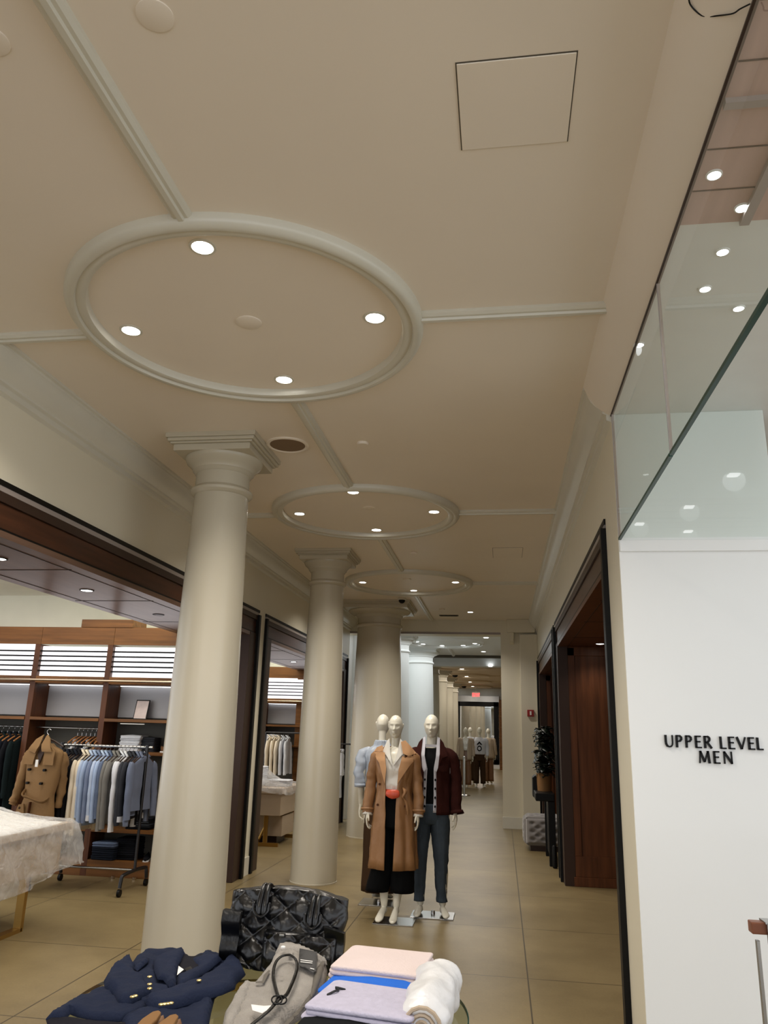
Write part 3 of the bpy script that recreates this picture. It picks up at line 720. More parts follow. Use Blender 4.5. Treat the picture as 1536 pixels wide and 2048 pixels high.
# ------------------------------------------------------------------ hanging garments
def hanger_mesh():
    bm = B()
    stube(bm, [(0, -.19, -.155), (0, -.10, -.115), (0, -.02, -.09), (0, .02, -.09), (0, .10, -.115), (0, .19, -.155)], [(.008, .010)] * 6, 8, 3, True, True)
    return bm
def make_hanger(label, m, group, loc=(0, 0, 0), rotz=0):
    t = thing('clothes_hanger', label, 'hanger', loc, rotz, group)
    obj('arms', hanger_mesh(), m, t, True, world=False)
    bm = B(); stube(bm, [(0, 0, -.09), (0, 0, -.045), (0, .018, -.03), (0, .024, -.005), (0, 0, .014), (0, -.022, .004)], .0028, 6, 4)
    obj('hook', bm, 'hangerw', t, True, world=False)
    return t
def garment(name, label, cat, m, L=.66, W=.21, sl=.58, th=.03, seed=0, group=None, open_front=False, collar=True, loc=(0, 0, 0), rotz=0, cuff=None):
    """garment hanging in the yz plane, +x is its front, origin at the rail"""
    t = thing(name, label, cat, loc, rotz, group); rnd = random.Random(seed)
    rings = []; n = 28
    prof = [(-.085, .055, .035), (-.105, .075, .040), (-.125, .12, .036), (-.15, W * .82, .030), (-.175, W, .028), (-.21, W * 1.0, .030), (-.30, W * .92, th + .004)]
    k = 8
    for i in range(1, k + 1): prof.append((-.30 - (L - .21) * i / k, W * (.90 + .10 * i / k), th + .006 * math.sin(i)))
    for z, hw, tx in prof:
        r = []
        for q in range(n):
            a = 2 * PI * q / n; c, s = math.cos(a), math.sin(a)
            y = hw * (abs(s) ** .8) * (1 if s >= 0 else -1); x = tx * (abs(c) ** .9) * (1 if c >= 0 else -1)
            dz = 0
            x += .012 * noise.noise(Vector((y * 14, seed * 3.1, z * 2.2))) * min(1, (-z - .08) * 5)
            y += .006 * noise.noise(Vector((seed, x * 9, z * 6)))
            r.append((x, y, z + dz))
        rings.append(r)
    obj('body', loft(B(), rings), m, t, True, world=False, angle=70)
    for s in (-1, 1):
        e = rnd.uniform(-.015, .015)
        pts = [(0, s * (W - .02), -.175), (.004, s * (W + .012), -.22), (.006 + e, s * (W + .028), -.36), (.012 + e, s * (W + .035 + e), -.52), (.02 + e, s * (W + .03 + e), -.175 - sl)]
        bm = B(); stube(bm, pts, [(.022, .045), (.03, .055), (.028, .05), (.026, .045), (.024, .038)], 12, 4, True, False, (.008, 11))
        sv = obj('sleeve', bm, m, t, True, world=False, angle=70)
        if cuff:
            bm = B(); tube(bm, [(.02 + e, s * (W + .03 + e), -.175 - sl + .05), (.02 + e, s * (W + .03 + e), -.175 - sl - .004)], [(.029, .043)] * 2, 12); obj('cuff', bm, cuff, sv, True, world=False)
    if collar:
        bm = B(); stube(bm, [(.03, -.062, -.10), (.0, -.058, -.07), (-.03, -.02, -.055), (-.03, .02, -.055), (0, .058, -.07), (.03, .062, -.10)], [(.010, .02)] * 6, 8, 3); obj('collar', bm, m, t, True, world=False)
    if open_front:
        bm = B(); prism(bm, [(-.035, -.09), (.035, -.09), (.02, -.30), (.012, -.20 - L * .98), (-.012, -.20 - L * .98), (-.02, -.30)], 'x', th + .0, th + .012)
        obj('dark_inside', bm, 'blackcloth', t, world=False)  # black strip on the front standing for the open cardigan's dark inside
    return t
def cmat(name, r, g, b): 
    MT[name] = mat(name, rgb(r, g, b), .85, bump=.2, bscale=50, var=.05, vscale=6); return name
cols = [cmat('black_cotton', 22, 23, 28), cmat('ink_cotton', 26, 30, 40), cmat('cream_cotton', 226, 214, 194), cmat('sky_cotton', 160, 178, 208), cmat('powder_cotton', 176, 190, 214), cmat('steel_blue_cotton', 118, 130, 156), cmat('stone_grey', 122, 120, 116), cmat('charcoal', 52, 54, 60), cmat('off_white_cotton', 208, 210, 216), cmat('slate_cardigan', 104, 112, 132), cmat('dark_green_wool', 22, 32, 34), cmat('slate_blue', 92, 104, 128)]
# rolling rack
RY0 = 8.17; RZ0 = 1.41
rk = thing('garment_rack', 'dark metal pipe clothes rack on castors in front of the walnut shelving', 'clothes rack', (-4.25, RY0, 0))
bm = B(); tube(bm, [(-4.76, RY0, RZ0), (-3.70, RY0, RZ0)], .014, 10); obj('top_rail', bm, 'steel', rk, True)
for x in (-4.74, -3.76):
    obj('post', tube(B(), [(x, RY0, .2), (x, RY0, RZ0)], .015, 10), 'pipe', rk, True)
    f = obj('foot', stube(B(), [(x, RY0 - .30, .08), (x, RY0 - .28, .17), (x, RY0 - .24, .19), (x, RY0, .2), (x, RY0 + .24, .19), (x, RY0 + .28, .17), (x, RY0 + .30, .08)], .018, 10, 2), 'pipe', rk, True)
    for y in (RY0 - .30, RY0 + .30):
        bm = B(); prism(bm, [(y + .035 * math.cos(a * PI / 10), .036 + .035 * math.sin(a * PI / 10)) for a in range(20)], 'x', x - .014, x + .014); obj('castor', bm, 'black', f, True)
    obj('joint', lathe(B(), [(.001, RZ0 - .03), (.024, RZ0 - .03), (.024, RZ0 + .024), (.001, RZ0 + .024)], x, RY0, 14), 'pipe', rk, True)
obj('lower_rail', tube(B(), [(-4.74, RY0, .2), (-3.76, RY0, .2)], .012, 10), 'steel', rk, True)
spec = [('black_cotton', .74, .62), ('ink_cotton', .76, .62), ('black_cotton', .72, .6), ('ink_cotton', .70, .6), ('black_cotton', .7, .6), ('cream_cotton', .72, .66), ('cream_cotton', .72, .67), ('powder_cotton', .60, .5), ('sky_cotton', .66, .60), ('steel_blue_cotton', .60, .55), ('powder_cotton', .58, .52), ('sky_cotton', .60, .54), ('slate_blue', .62, .5), ('stone_grey', .64, .62), ('stone_grey', .62, .6), ('off_white_cotton', .56, .62), ('off_white_cotton', .56, .62), ('charcoal', .60, .56), ('charcoal', .58, .52), ('slate_cardigan', .55, .56), ('slate_cardigan', .50, .50)]
cn = {'black_cotton': 'black shirt', 'ink_cotton': 'dark navy shirt', 'cream_cotton': 'cream shirt', 'powder_cotton': 'powder blue shirt', 'sky_cotton': 'sky blue shirt', 'steel_blue_cotton': 'steel blue shirt', 'slate_blue': 'slate blue shirt', 'stone_grey': 'stone grey shirt', 'off_white_cotton': 'off white shirt', 'charcoal': 'charcoal shirt', 'slate_cardigan': 'slate blue cardigan'}
order = ['leftmost', 'second', 'third', 'fourth', 'fifth', 'sixth', 'seventh', 'eighth', 'ninth', 'tenth', 'eleventh', 'twelfth', 'thirteenth', 'fourteenth', 'fifteenth', 'sixteenth', 'seventeenth', 'eighteenth', 'nineteenth', 'next to last', 'rightmost']
hg0 = None
for i, (m, L, sl) in enumerate(spec):
    x = -4.68 + i * (.89 / 20)
    lab = '%s on the pipe rack, %s%s' % (cn[m], order[i], '' if i in (0, 19, 20) else ' from left')
    rz = random.Random(i).uniform(-.08, .08)
    if i == 20: rz = -.12
    garment('cardigan' if m == 'slate_cardigan' else 'shirt', lab, 'cardigan' if m == 'slate_cardigan' else 'shirt', m, L + .04, .205, sl + .03, .019, i, 'garments on the pipe rack', i >= 19, True, (x, RY0, RZ0 + .0), rz,
            'off_white_cotton' if i in (8, 10, 18) else None)
    if hg0 is None: hg0 = make_hanger('dark slim hanger on the pipe rack, %s' % order[i], 'hangerd', 'hangers on the pipe rack', (x, RY0, RZ0), rz)
    else: dup(hg0, (x, RY0, RZ0), rz, 'dark slim hanger on the pipe rack, %s%s' % (order[i], ' from left' if i < 19 else ''))
# dark coats in the left shelving bay
cl = None
for i in range(11):
    x = -6.45 + i * .075
    m = ['black_cotton', 'dark_green_wool', 'ink_cotton'][i % 3] if i > 4 else ['off_white_cotton', 'stone_grey', 'black_cotton', 'off_white_cotton', 'charcoal'][i]
    garment('coat' if i > 4 else 'blouse', '%s hanging in the left shelving bay, %s from its left end' % ({'black_cotton': 'black coat', 'dark_green_wool': 'dark green coat', 'ink_cotton': 'dark navy coat', 'off_white_cotton': 'white blouse', 'stone_grey': 'grey blouse', 'charcoal': 'charcoal blouse'}[m] if i > 4 or m != 'black_cotton' else 'black blouse', order[i] if i else 'first'),
            'coat' if i > 4 else 'blouse', m, .85 if i > 4 else .62, .22, .6, .03, 40 + i, 'garments in the left shelving bay', False, True, (x, 8.93, 1.56), random.Random(90 + i).uniform(-.06, .06))
    if cl is None: cl = make_hanger('pale wooden hanger in the left shelving bay, first', 'hanger', 'hangers in the left bay', (x, 8.93, 1.572))
    else: dup(cl, (x, 8.93, 1.572), None, 'pale wooden hanger in the left shelving bay, %s from left' % order[i])
# hanging clothes in the middle bay behind the trench
for i in range(7):
    x = -5.02 + i * .055
    m = ['off_white_cotton', 'charcoal', 'black_cotton', 'off_white_cotton', 'black_cotton', 'camel', 'black_cotton'][i]
    garment('blouse', '%s blouse on rod behind the trench coat, %s from left' % ({'off_white_cotton': 'white', 'charcoal': 'charcoal', 'black_cotton': 'black', 'camel': 'camel'}[m], order[i] if i else 'first'), 'blouse', m, .55, .17, .5, .02, 60 + i, 'blouses behind the trench coat', False, True, (x, 8.95, 1.5), .05)
    dup(cl, (x, 8.95, 1.572), 0, 'clothes hanger on rod behind the trench coat, %s' % (order[i] + (' from left' if i else '')), 'hangers behind the trench')

# trench coat hung facing the camera
def surf_trench(x, z): return -.075 - .02 * math.cos(x * 9) + .008 * noise.noise(Vector((x * 9, z * 5, 3)))
tr = thing('trench_coat', 'khaki belted trench coat hanging at left end of the pipe rack', 'coat', (-4.70, 7.80, 0), -.10)
def ringxy(z, hw, d, cy=0, cx=0, n=36, seed=0, amp=.012):
    r = []
    for q in range(n):
        a = 2 * PI * q / n; c, s = math.cos(a), math.sin(a)
        x = hw * (abs(c) ** .85) * (1 if c >= 0 else -1); y = d * (abs(s) ** .85) * (1 if s >= 0 else -1)
        w_ = amp * noise.noise(Vector((x * 11, seed, z * 3)))
        r.append((x + cx, y + cy + w_, z))
    return r
bm = B(); loft(bm, [ringxy(z, hw, d, cx=cx, seed=4) for z, hw, d, cx in ((1.43, .06, .05, 0), (1.40, .10, .055, 0), (1.37, .18, .06, 0), (1.33, .215, .065, 0), (1.2, .2, .075, 0), (1.05, .185, .08, 0), (.93, .165, .075, -.01), (.88, .17, .08, -.01), (.75, .2, .09, -.02), (.6, .22, .1, -.03), (.48, .235, .11, -.035))])
obj('body', bm, 'trench', tr, True, world=False, angle=70)
for s in (-1, 1):
    bm = B(); stube(bm, ([(-.175, 0, 1.335), (-.215, -.01, 1.25), (-.235, -.02, 1.08), (-.26, -.03, .92), (-.285, -.05, .82)] if s < 0 else [(.165, .02, 1.33), (.19, .05, 1.25), (.18, .08, 1.08), (.17, .09, .92), (.16, .09, .80)]), [(.045, .045), (.048, .05), (.043, .048), (.040, .045), (.036, .04)], 14, 5, True, False, (.02, 14))
    sv = obj('sleeve', bm, 'trench', tr, True, world=False, angle=70)
    bm = B(); (tube(bm, [(-.272, -.042, .87), (-.278, -.046, .845)], [(.045, .05)] * 2, 14), obj('cuff_strap', bm, 'trench', sv, True, world=False)) if s < 0 else bm.free()
ft = lambda x, z: -.085 if z < 1.3 else -.085 + (z - 1.3) * .18
bm = B(); patch(bm, [(-.03, 1.47), (-.10, 1.41), (-.19, 1.33), (-.185, 1.22), (-.07, 1.22), (-.05, 1.34)], .03, ft, .015); obj('storm_flap', bm, 'trench', tr, True, world=False, angle=50)
bm = B(); patch(bm, [(.02, 1.47), (.08, 1.42), (.17, 1.35), (.17, 1.22), (.05, 1.22), (.05, 1.30)], .03, ft, .015); obj('storm_flap', bm, 'trench', tr, True, world=False, angle=50)
for pp in ([(-.02, 1.52), (-.09, 1.47), (-.14, 1.36), (-.05, 1.33), (-.02, 1.40)], [(.02, 1.52), (.07, 1.48), (.14, 1.35), (.03, 1.35), (.0, 1.42)]):
    bm = B(); patch(bm, pp, .025, lambda x, z: -.10 + max(0, z - 1.38) * .45, .014); obj('lapel', bm, 'trench', tr, True, world=False, angle=50)
bm = B(); patch(bm, [(-.02, 1.5), (.02, 1.5), (.03, 1.34), (.0, 1.22), (-.04, 1.34)], .03, lambda x, z: -.078 if z < 1.3 else -.078 + (z - 1.3) * .25, .012); obj('lining', bm, 'frame', tr, world=False)
obj('price_tag', box(B(), -.02, .012, -.125, -.12, 1.20, 1.27), 'paper', tr, world=False)
for x, z in ((-.1, 1.17), (.08, 1.17), (-.1, 1.04), (.06, 1.04), (-.14, .80)):
    bm = B(); prism(bm, [(x + .013 * math.cos(a * PI / 8), z + .013 * math.sin(a * PI / 8)) for a in range(16)], 'y', -.112, -.08); obj('button', bm, 'black', tr, world=False)
bm = B(); stube(bm, [(-.14, -.06, .97), (-.13, -.11, .92), (-.05, -.115, .90), (.05, -.11, .87), (.12, -.10, .865), (.14, -.05, .90)], [(.008, .02)] * 6, 8, 4); obj('belt', bm, 'trench', tr, True, world=False)
bm = B(); patch(bm, [(-.16, .83), (-.10, .84), (-.08, .74), (-.15, .70), (-.19, .73)], .03, lambda x, z: -.098, .014); obj('pocket_flap', bm, 'trench', tr, True, world=False)
bm = B(); prism(bm, [(-.03, .86), (-.02, .86), (-.04, .48), (-.05, .48)], 'y', -.125, -.09); obj('front_edge', bm, 'camelin', tr, world=False)
dup(hg0, (-4.70, 7.80, 1.56), PI / 2 - .12, 'dark wooden hanger holding the trench coat', 'coat hangers')

# ------------------------------------------------------------------ folded stacks
def folded_mesh(w_, d, h, seed=0, lay=2):
    """one folded garment: rounded slab with fold layers, front fold at -y; base z=0"""
    bm = B(); rnd = random.Random(seed)
    for L in range(lay):
        z0 = h * L / lay; hh = h / lay * 1.08; ins = .006 * (lay - 1 - L) * rnd.uniform(-.5, 1.2)
        nx, ny = 14, 12; rings = []
        prof = []
        for i in range(9):
            a = -PI / 2 + PI * i / 8; prof.append((hh / 2 * math.cos(a), hh / 2 + hh / 2 * math.sin(a)))
        def ringat(o, z):
            r = []; hw = w_ / 2 - hh / 2 + o - ins; hd = d / 2 - hh / 2 + o - ins; cr = .02; K = 5
            for cx, cy, a0 in ((hw - cr, hd - cr, 0), (-hw + cr, hd - cr, 90), (-hw + cr, -hd + cr, 180), (hw - cr, -hd + cr, 270)):
                for q in range(K + 1):
                    a = math.radians(a0 + 90 * q / K); r.append(Vector((cx + cr * math.cos(a), cy + cr * math.sin(a), z)))
            return r
        for o, z in prof: rings.append(ringat(o, z0 + z))
        # shrink to a domed top
        for s in (.8, .5, .2): rings.append([Vector((p.x * s, p.y * s, z0 + hh + .011 * (1 - s))) for p in rings[8]])
        for s in rings:
            for p in s:
                k = (p.z) / max(h, .001)
                p.z += .007 * noise.noise(Vector((p.x * 12, p.y * 12, seed + L))) * (1 if p.z > .004 else 0)
                p.x += .004 * noise.noise(Vector((p.y * 14, p.z * 30, seed + L * 3))); p.y += .004 * noise.noise(Vector((p.x * 14, p.z * 30, seed + 5)))
        loft(bm, rings)
    return bm
def stack(name, cat, label, group, mats, x, y, z, w_, d, h, rotz=0, seed=0, lay=2, jit=.006):
    rnd = random.Random(seed)
    pos = ['lowest', 'second from bottom', 'third from bottom', 'fourth from bottom', 'fifth from bottom', 'sixth from bottom']
    for i, m in enumerate(mats):
        nm = 'topmost' if i == len(mats) - 1 else pos[i]
        t = obj(name, folded_mesh(w_, d, h, seed + i, lay), m, None, True, angle=60)
        t.location = (x + rnd.uniform(-jit, jit), y + rnd.uniform(-jit, jit), z + i * h); t.rotation_euler = (0, 0, rotz + rnd.uniform(-.03, .03))
        tag(t, label % nm, cat, group)
stack('folded_sweater', 'sweater', 'folded white edged sweater on shelf behind the rack, %s', 'striped sweaters on the shelf', ['off_white_cotton', 'off_white_cotton', 'off_white_cotton', 'off_white_cotton', 'off_white_cotton'], -4.32, 9.0, 1.335, .26, .24, .036, 0, 3)
stack('folded_sweater', 'sweater', 'folded charcoal sweater beside the white ones, %s', 'dark sweaters on the shelf', ['charcoal'] * 4, -4.14, 9.04, 1.335, .2, .2, .04, 0, 6)
stack('folded_jeans', 'jeans', 'folded dark blue jeans on the low shelf, %s', 'jeans on the low shelf', ['slate_blue', 'ink_cotton', 'ink_cotton', 'ink_cotton'][::-1], -4.45, 8.92, .17, .28, .26, .045, 0, 9)
stack('folded_jeans', 'jeans', 'folded black jeans beside the blue ones, %s', 'black jeans on the low shelf', ['black_cotton'] * 5, -4.22, 9.0, .17, .24, .26, .045, 0, 12)
stack('folded_sweater', 'sweater', 'folded black sweater on the middle shelf, %s', 'black sweaters on the middle shelf', ['black_cotton', 'charcoal', 'black_cotton'], -4.1, 8.95, .50, .3, .24, .04, 0, 15)
stack('folded_sweater', 'sweater', 'folded white sweater on second shop shelf, %s', 'white sweaters in the second shop', ['off_white_cotton'] * 4, -4.3, 14.72, 1.335, .3, .26, .045, 0, 19)
def shoe(name, label, x, y, z, m, rz=0, grp=None, L=.26):
    bm = B(); rings = []
    for i in range(13):
        u = i / 12; yy = -L / 2 + L * u
        w1 = .034 * math.sin(PI * min(1, .12 + u * .86)) ** .6 + .003; h1 = .03 + .045 * max(0, (u - .35)) ** .8
        if u < .12: w1 *= .65; h1 *= .8
        rings.append([(w1 * math.cos(a) * (1 if math.sin(a) < 0 else .9), yy, max(0, .012 + h1 * (.5 + .5 * math.sin(a)))) for a in [2 * PI * q / 16 for q in range(16)]])
    t = thing(name, label, 'shoe', (x, y, z), rz, grp)
    obj('upper', loft(bm, rings), m, t, True, world=False, angle=60); obj('sole', prism(B(), [(-.03, -L / 2 + .02), (0, -L / 2), (.03, -L / 2 + .02), (.034, 0), (.026, L / 2 - .02), (0, L / 2), (-.026, L / 2 - .02), (-.034, 0)], 'z', 0, .014), 'paper', t, world=False, bevel=.002)
    return t
shoe('sneaker', 'white soled sneaker on the low shelf by the column, left one', -3.98, 8.93, .17, 'black_cotton', .3, 'shoes on low shelf'); shoe('sneaker', 'white soled sneaker on the low shelf by the column, right one', -3.88, 8.93, .17, 'black_cotton', .3, 'shoes on low shelf')
shoe('shoe', 'tan shoe on the upper shelf right beside the big column', -3.86, 8.9, 1.335, 'tan', .9)
pf = thing('picture_frame', 'small framed picture leaning on the upper shelf', 'picture', (-4.27, 9.0, 1.70))
bm = B(); prism(bm, [(8.98, 1.70), (8.992, 1.70), (9.05, 1.93), (9.038, 1.93)], 'x', -4.36, -4.19); obj('frame', bm, 'black', pf)
bm = B(); prism(bm, [(8.9795, 1.712), (8.99, 1.712), (9.0445, 1.918), (9.034, 1.918)], 'x', -4.35, -4.20); obj('print', bm, 'artpaper', pf)
tag(obj('price_sign', box(B(), -4.42, -4.12, 8.80, 8.81, 1.643, 1.652), 'paper'), 'thin white label strip under the upper shelf edge', 'label')

# ------------------------------------------------------------------ sheeted tables
def drape(x0, x1, y0, y1, zt, drop, zf, seed, res=.024, flare=.12, amp=.016):
    bm = B(); W = x1 - x0; D = y1 - y0; nx = int((W + 2 * drop) / res); ny = int((D + 2 * drop) / res); V = {}
    for i in range(nx + 1):
        for j in range(ny + 1):
            s = x0 - drop + (W + 2 * drop) * i / nx; t = y0 - drop + (D + 2 * drop) * j / ny
            cx = min(max(s, x0), x1); cy = min(max(t, y0), y1); dx, dy = s - cx, t - cy; d = math.hypot(dx, dy)
            lim = drop * (.72 + .35 * noise.noise(Vector((s * 1.3, t * 1.3, seed))))
            if d > lim + .14 * drop: continue
            dd = min(d, lim)
            rg = lambda f, o: (1 - abs(noise.noise(Vector((s * f + .6 * noise.noise(Vector((t * 3, s * 3, o))), t * f, seed + o)))) * 2.6)
            n1 = .8 * noise.noise(Vector((s * 3.0, t * 3.0, seed))) + .75 * max(0, rg(5, 2)) ** 3 + .5 * max(0, rg(11, 7)) ** 3
            if d > 0:
                ux, uy = dx / d, dy / d; fold = .5 * math.sin((s - t) * 16 + 4 * noise.noise(Vector((s * 2, t * 2, seed)))) if True else 0
                off = flare * (1 - math.exp(-dd * 6)) * .5 + flare * dd * .5 + min(1, dd * 6) * (.03 * fold + amp * n1) + .034
                x = cx + ux * off; y = cy + uy * off; z = zf(cx, cy) - dd * .97
            else:
                x, y = s, t; z = zf(s, t) + amp * .8 * n1
            V[i, j] = bm.verts.new((x, y, z))
    for i in range(nx):
        for j in range(ny):
            q = [V.get(k) for k in ((i, j), (i + 1, j), (i + 1, j + 1), (i, j + 1))]
            if all(q): bm.faces.new(q)
            elif sum(1 for a in q if a) == 3: bm.faces.new([a for a in q if a])
    return bm
tb = thing('display_table', 'beige display table with brass legs under plastic sheet at left edge', 'table', (-4.6, 6.0, 0))
obj('tabletop', box(B(), -5.5, -3.78, 4.9, 6.85, .74, .80), 'beige', tb, bevel=.006)
obj('apron', box(B(), -5.45, -3.83, 4.95, 6.80, .42, .74), 'beige', tb, bevel=.006)
for x in (-5.3, -3.92):
    for y in (5.15, 6.45): obj('leg', box(B(), x - .035, x + .035, y - .02, y + .02, 0, .44), 'gold', tb, bevel=.004)
    obj('foot_rail', box(B(), x - .035, x + .035, 5.15, 6.45, 0, .03), 'gold', tb)
def z1(x, y): return .815 + .30 * math.exp(-(((x + 4.75) / .55) ** 2 + ((y - 6.2) / .55) ** 2)) + .12 * math.exp(-(((x + 4.1) / .3) ** 2 + ((y - 5.2) / .4) ** 2))
for i, (x, y) in enumerate(((-4.85, 6.35), (-4.7, 5.9), (-4.2, 5.3))):
    stack('folded_clothing', 'folded clothes', 'white folded clothes under the left plastic sheet, %s of heap ' + ('one', 'two', 'three')[i], 'heaps under the left sheet', ['off_white_cotton'] * (5 if i < 2 else 2), x, y, .80, .36, .34, .045, 0, 30 + i)
tag(obj('tissue_layer', drape(-5.46, -3.82, 4.94, 6.81, .79, .06, lambda x, y: z1(x, y) - .022, 6, .05, .02), 'paper', None, True, angle=180, solid=.002), 'white tissue layer lying under the left plastic sheet', 'tissue')
tag(obj('plastic_sheet', drape(-5.5, -3.78, 4.9, 6.85, .80, .60, z1, 5), 'sheet', None, True, angle=180), 'crumpled translucent plastic sheet over the left display table', 'plastic sheet')
tb = thing('display_table', 'beige display table with brass runner legs in the second shop', 'table', (-3.9, 11.9, 0))
obj('tabletop', box(B(), -4.9, -3.15, 11.5, 12.7, .72, .80), 'beige', tb, bevel=.006)
obj('apron', box(B(), -4.87, -3.18, 11.53, 12.67, .42, .72), 'beige', tb, bevel=.006)
for x in (-4.7, -3.40):
    for y in (11.6, 12.6): obj('leg', box(B(), x - .03, x + .03, y - .02, y + .02, 0, .43), 'gold', tb, bevel=.004)
for y in (11.6, 12.6): obj('foot_rail', box(B(), -4.7, -3.2, y - .025, y + .025, 0, .05), 'gold', tb)
bm = B(); tube(bm, [(-3.55, 11.7, .02), (-3.42, 11.7, .3)], .02, 8); obj('brace', bm, 'gold', tb)
tb2 = thing('nesting_table', 'low beige nesting table tucked under the second shop table', 'table', (-3.8, 12.0, 0))
obj('body', box(B(), -4.4, -3.2, 11.75, 12.4, .12, .40), 'beige', tb2, bevel=.006); obj('base', box(B(), -4.3, -3.3, 11.85, 12.3, 0, .12), 'frame', tb2)
for i in range(2): stack('folded_clothing', 'folded clothes', 'white folded clothes heaped on the second shop table, %s of ' + ('left pile', 'right pile')[i], 'heaps under the far sheet', ['off_white_cotton'] * (6 - 4 * i), -3.75 + .4 * i, 12.0, .8, .34, .34, .045, 0, 40 + i)
tag(obj('plastic_sheet', drape(-4.9, -3.15, 11.5, 12.7, .8, .16, lambda x, y: .815 + .30 * math.exp(-(((x + 3.75) / .33) ** 2 + ((y - 12.0) / .5) ** 2)), 15, .04), 'sheet', None, True, angle=180), 'white plastic sheet bunched on the second shop table', 'plastic sheet')
# racks in second shop and beyond
def small_rack(x0, x1, y, z, label):
    t = thing('garment_rack', label, 'clothes rack', ((x0 + x1) / 2, y, 0))
    obj('top_rail', tube(B(), [(x0, y, z), (x1, y, z)], .013, 8), 'pipe', t, True)
    for x in (x0, x1): obj('post', tube(B(), [(x, y, 0), (x, y, z)], .014, 8), 'pipe', t, True)
    return t
for i in range(5):
    x = -4.22 + i * .085; m = ['cream_cotton', 'cream_cotton', 'cream_cotton', 'off_white_cotton', 'off_white_cotton'][i]
    garment('blouse', '%s blouse hanging in the second shop, %s' % (('cream' if i < 3 else 'white'), order[i] + (' from left' if i else '')), 'blouse', m, .62, .19, .55, .026, 80 + i, 'blouses in the second shop', False, True, (x, 14.3, 1.56), .05)
    dup(hg0, (x, 14.3, 1.56), 0, 'hanger on the rack in the second shop, %s' % (order[i] + (' from left' if i else '')), 'hangers in the second shop')
small_rack(-4.3, -3.6, 14.3, 1.56, 'dark clothes rack in the second shop holding cream blouses')
small_rack(-3.5, -2.6, 13.95, 1.40, 'dark clothes rack seen between second and third columns')
for i in range(5):
    x = -3.35 + i * .14
    m = ['stone_grey', 'off_white_cotton', 'cream_cotton', 'stone_grey', 'off_white_cotton'][i]
    garment('trousers', 'pale trousers hanging between second and third columns, %s' % (order[i] + (' from left' if i else '')), 'trousers', m, .80, .10, .3, .02, 70 + i, 'trousers between the columns', False, False, (x, 13.95, 1.40), .1)
    dup(hg0, (x, 13.95, 1.40), 0, 'hanger on the rack between the columns, %s' % (order[i] + (' from left' if i else '')), 'hangers between the columns')
